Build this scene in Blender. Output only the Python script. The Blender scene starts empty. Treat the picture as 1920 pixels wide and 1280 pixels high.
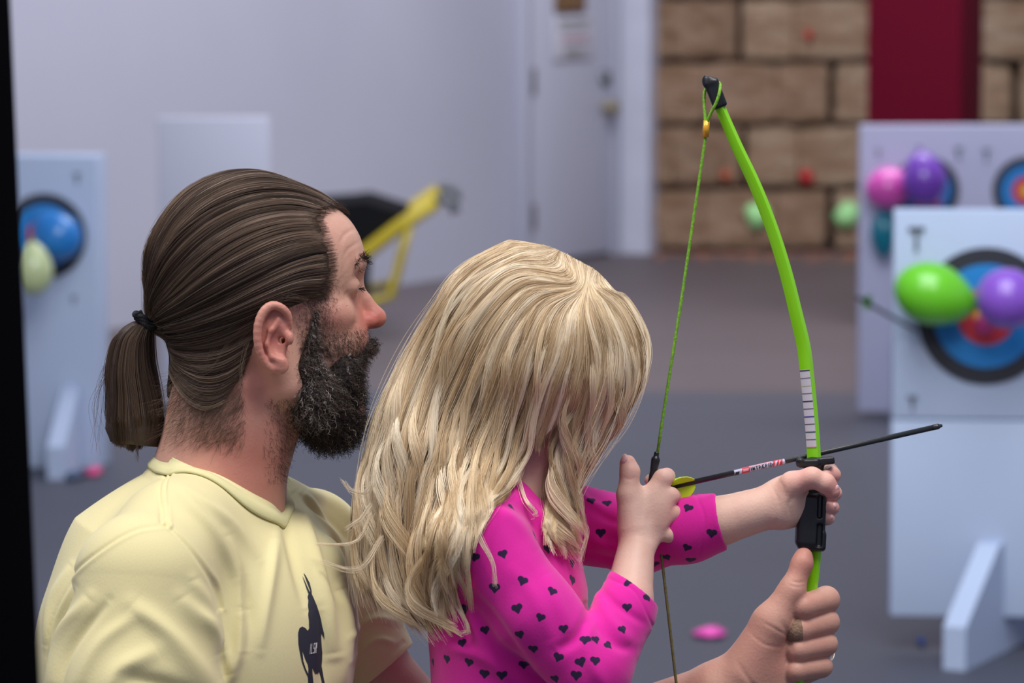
import bpy, bmesh, math, random
import numpy as np
from mathutils import Vector, Matrix
from mathutils.bvhtree import BVHTree
random.seed(7); np.random.seed(7)
PI = math.pi
S = bpy.context.scene
# ------------------------------------------------------------------ camera, world, lamps, exposure
FPX = 7200.0                      # focal length in pixels of the 1920 px frame (135 mm on 36 mm)
CAMH = 1.70
HORIZON = -150.0
PITCH = math.atan((640 - HORIZON) / FPX)
cam_d = bpy.data.cameras.new('camera'); cam = bpy.data.objects.new('camera', cam_d)
S.collection.objects.link(cam); S.camera = cam
cam_d.lens = 135; cam_d.sensor_width = 36; cam_d.clip_end = 200
cam.location = (0, 0, CAMH); cam.rotation_euler = (PI / 2 - PITCH, 0, 0)
cam_d.dof.use_dof = True; cam_d.dof.focus_distance = 3.43; cam_d.dof.aperture_fstop = 8.5
w = bpy.data.worlds.new('world'); S.world = w; w.use_nodes = True
w.node_tree.nodes['Background'].inputs[0].default_value = (0.62, 0.64, 0.86, 1)
w.node_tree.nodes['Background'].inputs[1].default_value = 0.42
def area(loc, tgt, size, power, col, sy=None):
    d = bpy.data.lights.new('ceiling_lamp', 'AREA'); d.shape = 'RECTANGLE'; d.size = size; d.size_y = sy or size
    d.energy = power; d.color = col
    o = bpy.data.objects.new('ceiling_lamp', d); S.collection.objects.link(o); o.location = loc
    o.rotation_euler = (Vector(tgt) - Vector(loc)).to_track_quat('-Z', 'Y').to_euler(); return o
area((0.9, 2.2, 4.6), (0, 3.5, 1.2), 1.6, 110, (1.0, 0.95, 0.9), 1.6)
area((-1.8, 2.8, 4.4), (-0.2, 3.5, 1.2), 1.6, 75, (1.0, 0.96, 0.92), 1.6)
area((0.6, 6.5, 4.6), (1.2, 9.5, 0.4), 3.0, 205, (0.86, 0.93, 1.0), 3.0)
area((1.5, 14.0, 5.5), (1.0, 17.8, 0.9), 4.0, 430, (0.95, 0.95, 1.0), 4.0)
S.view_settings.view_transform = 'Standard'; S.view_settings.look = 'None'
S.view_settings.exposure = 0.0; S.view_settings.gamma = 1.0; S.view_settings.use_curve_mapping = False
S.cycles.max_bounces = 6; S.cycles.transparent_max_bounces = 8; S.cycles.use_denoising = True
# ------------------------------------------------------------------ frames
cp, sp_ = math.cos(PITCH), math.sin(PITCH)
RIGHT = Vector((1, 0, 0)); FWD = Vector((0, cp, -sp_)); DOWN = Vector((0, -sp_, -cp))
UNIT = 1 / 2100.0                # the people are modelled in units of 1/2100 m: x right, y down, z away from the lens
D0 = FPX
MAT = np.array([list(RIGHT), list(DOWN), list(FWD)]) * UNIT
ORG = np.array([0, 0, CAMH]) + np.array(FWD) * D0 * UNIT
def L2W(p):
    p = np.asarray(p, dtype=np.float64); q = p - np.array([960.0, 640.0, 0.0])
    return q @ MAT + ORG
def P(x, y, z=0.0):              # measured place in the photograph at depth z -> local units
    s = 1 + z / D0
    return np.array([960 + (x - 960) * s, 640 + (y - 640) * s, z])
def W(px, py, d):                # world point at depth d (m) along the view axis
    return Vector((0, 0, CAMH)) + FWD * d + RIGHT * ((px - 960) / FPX * d) + DOWN * ((py - 640) / FPX * d)
def G(px, py, h=0.0):            # point of the photograph on the horizontal plane z = h
    r = FWD + RIGHT * ((px - 960) / FPX) + DOWN * ((py - 640) / FPX)
    t = (h - CAMH) / r.z
    return Vector((0, 0, CAMH)) + r * t
# ------------------------------------------------------------------ materials
def srgb(r, g, b):
    f = lambda c: (c / 12.92 if c <= 0.04045 else ((c + 0.055) / 1.055) ** 2.4)
    return (f(r / 255), f(g / 255), f(b / 255), 1)
MATS = {}
def mat(name, col, rough=0.6, noise=None, bump=None, spec=0.5, sss=0, metal=0, coat=0, sssr=(1, .35, .2), trans=0):
    """noise=(scale, other colour, contrast) ; bump=(scale, strength, distance)"""
    if name in MATS: return MATS[name]
    m = bpy.data.materials.new(name); m.use_nodes = True; nt = m.node_tree; b = nt.nodes['Principled BSDF']
    b.inputs['Base Color'].default_value = col; b.inputs['Roughness'].default_value = rough
    b.inputs['Specular IOR Level'].default_value = spec; b.inputs['Metallic'].default_value = metal
    b.inputs['Coat Weight'].default_value = coat; b.inputs['Transmission Weight'].default_value = trans
    if sss:
        b.inputs['Subsurface Weight'].default_value = sss; b.inputs['Subsurface Radius'].default_value = sssr
        b.inputs['Subsurface Scale'].default_value = 0.006
    tc = nt.nodes.new('ShaderNodeTexCoord')
    if noise:
        n = nt.nodes.new('ShaderNodeTexNoise'); n.inputs['Scale'].default_value = noise[0]; n.inputs['Detail'].default_value = 6
        nt.links.new(tc.outputs['Object'], n.inputs['Vector'])
        r = nt.nodes.new('ShaderNodeValToRGB'); c = noise[2]
        r.color_ramp.elements[0].position = 0.5 - c; r.color_ramp.elements[1].position = 0.5 + c
        r.color_ramp.elements[0].color = col; r.color_ramp.elements[1].color = noise[1]
        nt.links.new(n.outputs['Fac'], r.inputs['Fac']); nt.links.new(r.outputs['Color'], b.inputs['Base Color'])
    if bump:
        n2 = nt.nodes.new('ShaderNodeTexNoise'); n2.inputs['Scale'].default_value = bump[0]; n2.inputs['Detail'].default_value = 4
        nt.links.new(tc.outputs['Object'], n2.inputs['Vector'])
        bp = nt.nodes.new('ShaderNodeBump'); bp.inputs['Strength'].default_value = bump[1]; bp.inputs['Distance'].default_value = bump[2]
        nt.links.new(n2.outputs['Fac'], bp.inputs['Height']); nt.links.new(bp.outputs['Normal'], b.inputs['Normal'])
    MATS[name] = m; return m
# ------------------------------------------------------------------ objects
def props(o, label=None, cat=None, group=None, kind=None):
    if label: o['label'] = label
    if cat: o['category'] = cat
    if group: o['group'] = group
    if kind: o['kind'] = kind
    return o
def thing(name, label, cat, loc=(0, 0, 0), rz=0, group=None):
    o = bpy.data.objects.new(name, None); S.collection.objects.link(o); o.location = loc; o.rotation_euler = (0, 0, rz)
    o.empty_display_size = 0.05
    return props(o, label, cat, group)
def mobj(name, verts, faces, m, parent=None, smooth=True, world=True):
    """verts in world coordinates (world=True) or in the parent's own coordinates"""
    v = np.asarray(verts, dtype=np.float64)
    me = bpy.data.meshes.new(name)
    o = bpy.data.objects.new(name, me); S.collection.objects.link(o)
    if parent is not None:
        o.parent = parent
        if world:
            M = np.array(world_of(parent).inverted()); v = v @ M[:3, :3].T + M[:3, 3]
    if isinstance(faces, np.ndarray) and faces.ndim == 2:
        k = faces.shape[1]
        me.vertices.add(len(v)); me.vertices.foreach_set('co', v.astype(np.float32).ravel())
        me.loops.add(faces.size); me.loops.foreach_set('vertex_index', faces.astype(np.int32).ravel())
        me.polygons.add(len(faces)); me.polygons.foreach_set('loop_start', np.arange(0, faces.size, k, dtype=np.int32))
        me.update(calc_edges=True)
    else:
        me.from_pydata([tuple(x) for x in v], [], [tuple(int(i) for i in f) for f in faces]); me.update()
    if smooth: me.polygons.foreach_set('use_smooth', [True] * len(me.polygons))
    if m: me.materials.append(m)
    return o
def world_of(o):
    M = Matrix.LocRotScale(o.location, o.rotation_euler, o.scale)
    return world_of(o.parent) @ M if o.parent else M
def bobj(name, bm, m, parent=None, smooth=False, bevel=0, seg=2):
    """bmesh in the parent's own coordinates"""
    if bevel:
        es = [e for e in bm.edges if len(e.link_faces) == 2 and e.calc_face_angle(0) > 0.5]
        bmesh.ops.bevel(bm, geom=es, offset=bevel, segments=seg, affect='EDGES', profile=0.5)
    bmesh.ops.recalc_face_normals(bm, faces=bm.faces)
    me = bpy.data.meshes.new(name); bm.to_mesh(me); bm.free()
    o = bpy.data.objects.new(name, me); S.collection.objects.link(o); o.parent = parent
    if m: me.materials.append(m)
    if smooth or bevel:
        me.polygons.foreach_set('use_smooth', [True] * len(me.polygons))
        if not smooth and hasattr(me, 'set_sharp_from_angle'): me.set_sharp_from_angle(angle=0.6)
    return o
def box(bm, c, s, rot=None):
    M = Matrix.Translation(c) @ (rot.to_4x4() if rot else Matrix.Identity(4)) @ Matrix.Diagonal((s[0], s[1], s[2], 1))
    return bmesh.ops.create_cube(bm, size=1, matrix=M)['verts']
def cyl(bm, a, b, r1, r2=None, seg=24):
    a = Vector(a); b = Vector(b); d = b - a
    M = Matrix.Translation((a + b) / 2) @ d.to_track_quat('Z', 'Y').to_matrix().to_4x4()
    return bmesh.ops.create_cone(bm, cap_ends=True, segments=seg, radius1=r1, radius2=r1 if r2 is None else r2, depth=d.length, matrix=M)['verts']
def tube(pts, rads, seg=12, flat=None, closed=False, up=(0, 0, 1)):
    """tube through points; rads scalar or list; flat=(a,b) section half sizes list"""
    pts = [Vector(p) for p in pts]; n = len(pts); V = []; F = []
    if not hasattr(rads, '__len__'): rads = [rads] * n
    nrm = None
    for i, p in enumerate(pts):
        t = (pts[(i + 1) % n] - pts[i - 1]) if closed else (pts[min(i + 1, n - 1)] - pts[max(i - 1, 0)])
        t.normalize()
        if nrm is None:
            u = Vector(up); nrm = (u - t * u.dot(t))
            if nrm.length < 1e-4: nrm = t.orthogonal()
            nrm.normalize()
        else:
            nrm = (nrm - t * nrm.dot(t)).normalized()
        bn = t.cross(nrm)
        ra = rads[i]; a, b = (ra, ra) if not hasattr(ra, '__len__') else ra
        for k in range(seg):
            an = 2 * PI * k / seg
            ca, sa = math.cos(an), math.sin(an)
            if flat:   # rounded rectangle
                q = max(abs(ca), abs(sa)); pw = flat
                ca, sa = math.copysign(abs(ca) ** pw, ca), math.copysign(abs(sa) ** pw, sa)
            V.append(p + nrm * (a * ca) + bn * (b * sa))
    m = n if closed else n - 1
    for i in range(m):
        j = (i + 1) % n
        for k in range(seg):
            k2 = (k + 1) % seg
            F.append((i * seg + k, i * seg + k2, j * seg + k2, j * seg + k))
    if not closed:
        F.append(tuple(range(seg - 1, -1, -1))); F.append(tuple(range((n - 1) * seg, n * seg)))
    return V, F
def spline(pts, n):
    """Catmull-Rom through pts (k,d) resampled to n points evenly in parameter"""
    p = np.asarray(pts, float); p = np.vstack([2 * p[0] - p[1], p, 2 * p[-1] - p[-2]])
    k = len(p) - 3; t = np.linspace(0, k, n); i = np.minimum(t.astype(int), k - 1); f = (t - i)[:, None]
    a, b, c, d = p[i], p[i + 1], p[i + 2], p[i + 3]
    return 0.5 * ((2 * b) + (c - a) * f + (2 * a - 5 * b + 4 * c - d) * f ** 2 + (3 * b - a - 3 * c + d) * f ** 3)
# ------------------------------------------------------------------ implicit modelling (smooth unions of rounded shapes), meshed block by block
class Pr:
    def __init__(s, f, lo, hi): s.f = f; s.lo = np.array(lo, float); s.hi = np.array(hi, float)
def cone(a, b, ra, rb=None):
    a = np.array(a, np.float32); b = np.array(b, np.float32); rb = ra if rb is None else rb; ba = b - a; bb = max(float(ba @ ba), 1e-6)
    def f(p):
        q = p - a; t = np.clip((q @ ba) / bb, 0, 1)
        return np.sqrt(((q - t[:, None] * ba) ** 2).sum(1)) - (ra + (rb - ra) * t)
    m = max(ra, rb); return Pr(f, np.minimum(a, b) - m, np.maximum(a, b) + m)
def rotm(ax=0, ay=0, az=0):
    return np.array((Matrix.Rotation(math.radians(az), 3, 'Z') @ Matrix.Rotation(math.radians(ay), 3, 'Y') @ Matrix.Rotation(math.radians(ax), 3, 'X')))
def ell(c, r, R=None):
    c = np.array(c, np.float32); r = np.array(r, np.float32); R = np.eye(3) if R is None else R; Rf = R.astype(np.float32)
    def f(p):
        q = (p - c) @ Rf; k0 = np.sqrt(((q / r) ** 2).sum(1)); k1 = np.sqrt(((q / (r * r)) ** 2).sum(1)) + 1e-9
        return k0 * (k0 - 1) / k1
    m = np.abs(R) @ r; return Pr(f, c - m, c + m)
def rbox(c, h, rr, R=None):
    c = np.array(c, np.float32); h = np.array(h, np.float32); R = np.eye(3) if R is None else R; Rf = R.astype(np.float32)
    def f(p):
        q = np.abs((p - c) @ Rf) - (h - rr)
        return np.sqrt((np.maximum(q, 0) ** 2).sum(1)) + np.minimum(q.max(1), 0) - rr
    m = np.abs(R) @ h; return Pr(f, c - m, c + m)
def chain(pts, rads, k=4):
    return grp([('u', k, cone(pts[i], pts[i + 1], rads[i], rads[i + 1])) for i in range(len(pts) - 1)])
def grp(items):
    lo = np.min([it[2].lo for it in items if it[0] == 'u'], axis=0); hi = np.max([it[2].hi for it in items if it[0] == 'u'], axis=0)
    def f(p):
        D = np.full(len(p), 1e3, np.float32)
        blo, bhi = p.min(0), p.max(0)
        for op, k, pr in items:
            mg = k + 14
            if (pr.lo - mg > bhi).any() or (pr.hi + mg < blo).any(): continue
            d = pr.f(p).astype(np.float32)
            if op == 's': d = -d; h = np.maximum(k - np.abs(D - d), 0) / max(k, 1e-6); D = np.maximum(D, d) + h * h * k * 0.25
            else: h = np.maximum(k - np.abs(D - d), 0) / max(k, 1e-6); D = np.minimum(D, d) - h * h * k * 0.25
        return D
    return Pr(f, lo, hi)
def mesh_sdf(g, h, B=28, post=None):
    """surface nets over sparse blocks -> verts (local units), quads"""
    lo = np.floor((g.lo - 12) / h).astype(int); hi = np.ceil((g.hi + 12) / h).astype(int)
    nb = (hi - lo) // B + 1
    span = (nb * B + 4).astype(np.int64)
    VK = []; VP = []; Q = []
    ax = np.arange(B + 2)
    gx, gy, gz = np.meshgrid(ax, ax, ax, indexing='ij'); base = np.stack([gx, gy, gz], -1).reshape(-1, 3)
    def key(c): return (c[:, 0] * span[1] + c[:, 1]) * span[2] + c[:, 2]
    # reject far blocks from a coarse look at their centres
    bi = np.stack(np.meshgrid(*[np.arange(n) for n in nb], indexing='ij'), -1).reshape(-1, 3)
    for b in bi:
        o = b * B
        ctr = ((lo + o) + B / 2 + .5) * h
        probe = ctr + np.array([[0, 0, 0], [1, 1, 1], [-1, -1, -1], [1, -1, 1], [-1, 1, -1], [1, 1, -1], [-1, -1, 1], [-1, 1, 1], [1, -1, -1]]) * B * h * 0.25
        dd = g.f(probe.astype(np.float32))
        if np.abs(dd).min() > B * h * 1.1: continue
        pts = ((lo + o + base) * h).astype(np.float32)
        D = g.f(pts).reshape(B + 2, B + 2, B + 2)
        if D.min() > 0 or D.max() < 0: continue
        n = B + 1
        s = D < 0
        cnt = np.zeros((n, n, n), np.int8)
        for dx in (0, 1):
            for dy in (0, 1):
                for dz in (0, 1): cnt += s[dx:dx + n, dy:dy + n, dz:dz + n]
        act = np.argwhere((cnt > 0) & (cnt < 8))
        if len(act) == 0: continue
        acc = np.zeros((len(act), 3)); m = np.zeros(len(act))
        for a in range(3):
            e = [0, 0, 0]; e[a] = 1; others = [k for k in range(3) if k != a]
            for u in (0, 1):
                for v in (0, 1):
                    o0 = [0, 0, 0]; o0[others[0]] = u; o0[others[1]] = v
                    p0 = act + o0; p1 = p0 + e
                    d0 = D[p0[:, 0], p0[:, 1], p0[:, 2]]; d1 = D[p1[:, 0], p1[:, 1], p1[:, 2]]
                    c = (d0 < 0) != (d1 < 0); t = np.where(c, d0 / np.where(c, d0 - d1, 1), 0)
                    pt = np.array(o0, float)[None, :].repeat(len(act), 0); pt[:, a] += t
                    acc += pt * c[:, None]; m += c
        vp = (act + acc / m[:, None] + lo + o) * h
        VK.append(key(act + o)); VP.append(vp)
        for a in range(3):
            o1, o2 = [k for k in range(3) if k != a]
            e = np.zeros(3, int); e[a] = 1
            rng = [slice(1, n)] * 3
            A = s[1:n, 1:n, 1:n]
            sh = [slice(1, n)] * 3; sh[a] = slice(2, n + 1)
            Bm = s[tuple(sh)]
            for val in (True, False):
                idx = np.argwhere((A != Bm) & (A == val)) + 1
                if len(idx) == 0: continue
                g0 = idx + o
                du = np.zeros(3, int); dv = np.zeros(3, int); du[o1] = 1; dv[o2] = 1
                q = [key(g0), key(g0 - du), key(g0 - du - dv), key(g0 - dv)]
                flip = (val == (a != 1))
                if flip: q = q[::-1]
                Q.append(np.stack(q, 1))
    VK = np.concatenate(VK); VP = np.concatenate(VP); Q = np.concatenate(Q)
    uk, ui = np.unique(VK, return_index=True); V = VP[ui]
    I = np.searchsorted(uk, Q); I = np.clip(I, 0, len(uk) - 1)
    ok = (uk[I] == Q).all(1); I = I[ok]
    # outward orientation check
    a, b, c = V[I[:, 0]], V[I[:, 1]], V[I[:, 2]]
    vol = np.einsum('ij,ij->i', a - V.mean(0), np.cross(b - V.mean(0), c - V.mean(0))).sum()
    if vol < 0: I = I[:, ::-1]
    return V, np.ascontiguousarray(I)
def relax(V, Q, it=2, lam=0.5):
    n = len(V)
    for _ in range(it):
        acc = np.zeros_like(V); cnt = np.zeros(n)
        for a, b in ((0, 1), (1, 2), (2, 3), (3, 0)):
            np.add.at(acc, Q[:, a], V[Q[:, b]]); np.add.at(cnt, Q[:, a], 1)
            np.add.at(acc, Q[:, b], V[Q[:, a]]); np.add.at(cnt, Q[:, b], 1)
        V = V + lam * (acc / np.maximum(cnt, 1)[:, None] - V)
    return V
def vnormals(V, Q):
    fn = np.cross(V[Q[:, 2]] - V[Q[:, 0]], V[Q[:, 3]] - V[Q[:, 1]]); N = np.zeros_like(V)
    for a in range(4): np.add.at(N, Q[:, a], fn)
    return N / np.maximum(np.linalg.norm(N, axis=1), 1e-9)[:, None]
def polydist(XY, poly):
    """distance in the x-y plane to a polyline, and parameter 0..1 along it"""
    poly = np.asarray(poly, float); best = np.full(len(XY), 1e9); par = np.zeros(len(XY)); sgn = np.ones(len(XY)); n = len(poly) - 1
    for i in range(n):
        a, b = poly[i], poly[i + 1]; ba = b - a; q = XY - a
        t = np.clip((q @ ba) / max(ba @ ba, 1e-9), 0, 1); dv = q - t[:, None] * ba; d = np.hypot(dv[:, 0], dv[:, 1])
        c = d < best; best = np.where(c, d, best); par = np.where(c, (i + t) / n, par)
        sgn = np.where(c, np.sign(ba[0] * q[:, 1] - ba[1] * q[:, 0]), sgn)
    return best, par, sgn
def bvh(V, Q): return BVHTree.FromPolygons([tuple(v) for v in V], [tuple(int(i) for i in q) for q in Q])
# ------------------------------------------------------------------ THE SETTING
def struct(name, bm, m, parent=None, **k):
    o = bobj(name, bm, m, parent, **k)
    if parent is None: o['kind'] = 'structure'
    return o
# floor: grey concrete near, a worn brownish band beyond a straight joint
def floor_mat():
    m = bpy.data.materials.new('concrete_floor'); m.use_nodes = True; nt = m.node_tree; b = nt.nodes['Principled BSDF']
    tc = nt.nodes.new('ShaderNodeTexCoord'); sx = nt.nodes.new('ShaderNodeSeparateXYZ'); nt.links.new(tc.outputs['Object'], sx.inputs[0])
    ma = nt.nodes.new('ShaderNodeMath'); ma.operation = 'MULTIPLY_ADD'; ma.inputs[1].default_value = 0.03
    nt.links.new(sx.outputs['X'], ma.inputs[0]); nt.links.new(sx.outputs['Y'], ma.inputs[2])
    r = nt.nodes.new('ShaderNodeMapRange'); r.inputs['From Min'].default_value = 13.70; r.inputs['From Max'].default_value = 13.95
    nt.links.new(ma.outputs[0], r.inputs['Value'])
    n = nt.nodes.new('ShaderNodeTexNoise'); n.inputs['Scale'].default_value = 1.6; n.inputs['Detail'].default_value = 6
    nt.links.new(tc.outputs['Object'], n.inputs['Vector'])
    def two(c1, c2):
        x = nt.nodes.new('ShaderNodeMix'); x.data_type = 'RGBA'; x.inputs['A'].default_value = c1; x.inputs['B'].default_value = c2
        nt.links.new(n.outputs['Fac'], x.inputs['Factor']); return x
    near = two(srgb(66, 68, 79), srgb(74, 76, 87)); far = two(srgb(88, 79, 81), srgb(100, 90, 92))
    x = nt.nodes.new('ShaderNodeMix'); x.data_type = 'RGBA'; nt.links.new(r.outputs[0], x.inputs['Factor'])
    nt.links.new(near.outputs['Result'], x.inputs['A']); nt.links.new(far.outputs['Result'], x.inputs['B'])
    nt.links.new(x.outputs['Result'], b.inputs['Base Color']); b.inputs['Roughness'].default_value = 0.55
    return m
bm = bmesh.new(); box(bm, (0, 9, -0.05), (26, 28, 0.1)); struct('floor', bm, floor_mat())
wallm = mat('painted_wall', srgb(181, 182, 197), 0.7, noise=(0.9, srgb(172, 173, 188), 0.25), bump=(60, .1, .002))
A = G(780, 530); B = G(1150, 474); dirw = (B - A).normalized(); dirw.z = 0
Lft = A - dirw * 15.0
def wall_seg(name, a, b, th, h, m, side=1):
    d = (b - a); n = Vector((-d.y, d.x, 0)).normalized() * th * side
    bm = bmesh.new(); vs = [bm.verts.new(p) for p in (a, b, b + n, a + n)] + [bm.verts.new(p + Vector((0, 0, h))) for p in (a, b, b + n, a + n)]
    for f in ((0, 1, 2, 3), (7, 6, 5, 4), (0, 4, 5, 1), (1, 5, 6, 2), (2, 6, 7, 3), (3, 7, 4, 0)): bm.faces.new([vs[i] for i in f])
    return struct(name, bm, m)
wend = A + dirw * (B - A).length
Hh = 5.0
wall_seg('wall_left', Lft, wend, 0.15, Hh, wallm)
C = G(1216, 476)
wall_seg('trim_1', wend + Vector((0.005, -0.03, 0)), C + Vector((0, -.02, 0)), 0.25, Hh, mat('white_sheeting', srgb(190, 192, 208), 0.6, bump=(6, .6, .02)))
backm = mat('back_wall_paint', srgb(160, 135, 110), 0.8, noise=(2, srgb(150, 125, 100), .3))
wall_seg('wall_back', Vector((C.x - .1, 20.75, 0)), Vector((7, 20.75, 0)), 0.2, Hh, backm)
wn = Vector((dirw.y, -dirw.x, 0))            # wall normal towards the lens
rzw = math.atan2(dirw.y, dirw.x)
# door leaf in the white wall, hinges on its left, lock and handle on its right
def wallpt(px, py, off=0.0):
    r = FWD + RIGHT * ((px - 960) / FPX) + DOWN * ((py - 640) / FPX); o = Vector((0, 0, CAMH)); n = wn
    t = ((A + n * off) - o).dot(n) / r.dot(n); return o + r * t
d0 = wallpt(975, 300); d1 = wallpt(1132, 300); dw = (Vector((d1.x, d1.y, 0)) - Vector((d0.x, d0.y, 0))).length
door = bpy.data.objects.new('door_1', None); S.collection.objects.link(door); door['kind'] = 'structure'
door.location = (d0.x, d0.y, 0); door.rotation_euler = (0, 0, rzw)
dm = mat('door_paint', srgb(192, 194, 210), 0.5); met = mat('dull_metal', srgb(120, 122, 128), 0.4, metal=0.7)
fm = mat('door_frame_paint', srgb(176, 178, 194), 0.5)
bm = bmesh.new(); box(bm, (dw / 2, -0.03, 1.08), (dw - .04, 0.04, 2.12)); bobj('door_leaf', bm, dm, door, bevel=.005)
bm = bmesh.new(); box(bm, (-.03, -0.035, 1.1), (.06, .07, 2.2)); box(bm, (dw + .03, -0.035, 1.1), (.06, .07, 2.2)); box(bm, (dw / 2, -.035, 2.2), (dw + .12, .07, .06)); bobj('door_frame', bm, fm, door, bevel=.004)
for py in (152, 405):
    q = wallpt(985, py); bm = bmesh.new(); box(bm, (.03, -.055, q.z), (.035, .02, .13)); bobj('hinge', bm, met, door, bevel=.004)
q = wallpt(1119, 200); bm = bmesh.new(); cyl(bm, (dw - .09, -.03, q.z), (dw - .09, -.11, q.z), .03); cyl(bm, (dw - .09, -.11, q.z), (dw - .09, -.13, q.z), .045, .03); bobj('door_knob', bm, mat('brass', srgb(150, 140, 120), .5, metal=.3), door, smooth=True)
q = wallpt(1119, 145); bm = bmesh.new(); cyl(bm, (dw - .09, -.03, q.z), (dw - .09, -.075, q.z), .04); bobj('deadbolt', bm, met, door, smooth=True)
def wall_plate(name, px0, py0, px1, py1, m, label, cat, rows=()):
    a = wallpt(px0, py0); b = wallpt(px1, py1); wd = (Vector((b.x - a.x, b.y - a.y, 0))).length
    t = thing(name, label, cat, (a.x, a.y, (a.z + b.z) / 2), rzw); hh = abs(a.z - b.z)
    bm = bmesh.new(); box(bm, (wd / 2, -.06, 0), (wd, .008, hh)); bobj('plate', bm, m, t, bevel=.002)
    for (y, h_, x0, x1, mm) in rows:
        bm = bmesh.new(); box(bm, (wd * (x0 + x1) / 2, -.066, hh * y), (wd * (x1 - x0), .004, hh * h_)); bobj('mark', bm, mm, t)
    return t
bl = mat('faded_print', srgb(150, 150, 150), .6); wp = mat('notice_paper', srgb(200, 200, 212), .6); brn = mat('brown_plate', srgb(116, 84, 54), .5)
wall_plate('door_sign', 1022, -14, 1078, 21, brn, 'small brown sign plate high on the white door', 'sign', [(.1, .12, .15, .85, mat('tan_print', srgb(160, 130, 90), .6))])
wall_plate('paper_notice', 1018, 32, 1092, 108, wp, 'pale paper notice on the door under the brown sign', 'notice',
           [(.38, .1, .1, .9, bl), (.22, .05, .1, .8, bl), (-.02, .16, .2, .85, mat('pink_print', srgb(186, 160, 170), .6)), (-.34, .2, .25, .7, bl)])
# ------------------------------------------------------------------ straw bales
def straw_mat(i):
    c = [(186, 154, 128), (166, 132, 104), (192, 166, 140), (174, 142, 114)][i % 4]; c2 = [(154, 120, 92), (194, 166, 138), (158, 126, 98), (200, 172, 146)][i % 4]
    return mat('straw_%d' % (i % 4), srgb(*c), .9, noise=(4.2, srgb(*c2), .13), bump=(28, 1, .05))
def bale_mesh(seed):
    rnd = np.random.RandomState(seed); bm = bmesh.new(); box(bm, (0, 0, 0), (1, 1, 1))
    bmesh.ops.subdivide_edges(bm, edges=bm.edges[:], cuts=9, use_grid_fill=True)
    V = np.array([v.co[:] for v in bm.verts]); ph = rnd.rand(6) * 6
    for v in bm.verts:
        c = v.co; x, y, z = c
        e = 1 - 0.02 * ((abs(2 * y)) ** 6 + abs(2 * z) ** 6) - .01 * abs(2 * x) ** 6
        pinch = 1 - 0.07 * (math.exp(-((x - .2) / .035) ** 2) + math.exp(-((x + .2) / .035) ** 2))
        nz = 0.03 * math.sin(9 * x + ph[0]) * math.sin(7 * z + ph[1]) + .03 * math.sin(17 * x + ph[2] + 5 * y) * math.sin(13 * z + ph[3])
        v.co = Vector((x * e + .5 * nz * z, y * e * pinch + nz * np.sign(y) * .7 + rnd.randn() * .012, z * e * pinch + nz * .4 + rnd.randn() * .01))
    me = bpy.data.meshes.new('bale'); bmesh.ops.recalc_face_normals(bm, faces=bm.faces); bm.to_mesh(me); bm.free(); return me
BX, BY, BZ = 0.95, 0.45, 0.325
rows = [(0.0, [1218, 1560, 1905]), (1, [1218, 1395, 1740]), (2, [1216, 1560, 1905]), (3, [1216, 1385, 1730]), (4, [1216, 1560, 1905]), (5, [1216, 1400, 1745])]
hay_y = 19.95
rn = ['bottom row', 'second row from the floor', 'third row from the floor', 'fourth row from the floor', 'fifth row from the floor', 'sixth row from the floor']
cn = ['at the left end of the', 'in the middle of the', 'at the right of the']
k = 0; twm = mat('twine', srgb(120, 90, 60), .8)
for r_, (ri, xs) in enumerate(rows):
    for j, x0 in enumerate(xs):
        xl = (x0 - 960) / FPX * (hay_y - .25) ; x1 = ((xs[j + 1] - 960) / FPX * (hay_y - .25)) if j + 1 < len(xs) else xl + BX
        wd = x1 - xl; z = BZ * r_ + BZ / 2 + .002
        end = wd < .6
        t = thing('straw_bale', 'straw bale %s %s%s' % (cn[j], rn[r_], ', end-on' if end else ''), 'straw bale', ((xl + x1) / 2, hay_y + random.uniform(-.02, .03), BZ * r_ + .002), 0, 'stacked straw bales')
        me = bale_mesh(k); o = bpy.data.objects.new('straw', me); S.collection.objects.link(o); o.parent = t; o.location = (0, 0, BZ / 2)
        o.scale = (wd * .978, BY, BZ * .966); me.materials.append(straw_mat(k + r_)); me.polygons.foreach_set('use_smooth', [True] * len(me.polygons))
        for sx in ((-.2, .2) if not end else (-.25, .25)):
            V, F = tube([(sx * wd, -BY * .478, .012), (sx * wd, -BY * .478, BZ - .012), (sx * wd, BY * .478, BZ - .012), (sx * wd, BY * .478, .012)], .004, 6, closed=True, up=(1, 0, 0))
            mobj('twine', V, F, twm, t, world=False)
        k += 1
# scraps pinned to the straw
def scrap(name, px, py, r, m, label, cat, seed, y=None):
    rnd = np.random.RandomState(seed); c = Vector(((px - 960) / FPX * 19.4, 0, 0)); q = W(px, py, 19.4); yy = hay_y - BY / 2 - .035
    q = q + (q - Vector((0, 0, CAMH))) * ((yy - q.y) / q.y)
    bm = bmesh.new(); n = 12; c0 = bm.verts.new((0, -.02, 0)); ring = []
    for i in range(n):
        a = 2 * PI * i / n; rr = r * (.75 + .35 * rnd.rand()); ring.append(bm.verts.new((rr * math.cos(a), .004 * rnd.randn(), rr * math.sin(a) * 1.15)))
    for i in range(n): bm.faces.new((c0, ring[i], ring[(i + 1) % n]))
    bmesh.ops.recalc_face_normals(bm, faces=bm.faces); bmesh.ops.solidify(bm, geom=bm.faces[:], thickness=.006)
    o = bobj(name, bm, m, None, smooth=True); o.location = q; props(o, label, cat); return o
redr = mat('red_rubber', srgb(196, 44, 50), .5); gnote = mat('green_paper', srgb(176, 240, 160), .6)
scrap('balloon_scrap', 1512, 332, .042, redr, 'red burst balloon scrap on the straw, left of the white boards', 'balloon scrap', 1)
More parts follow.
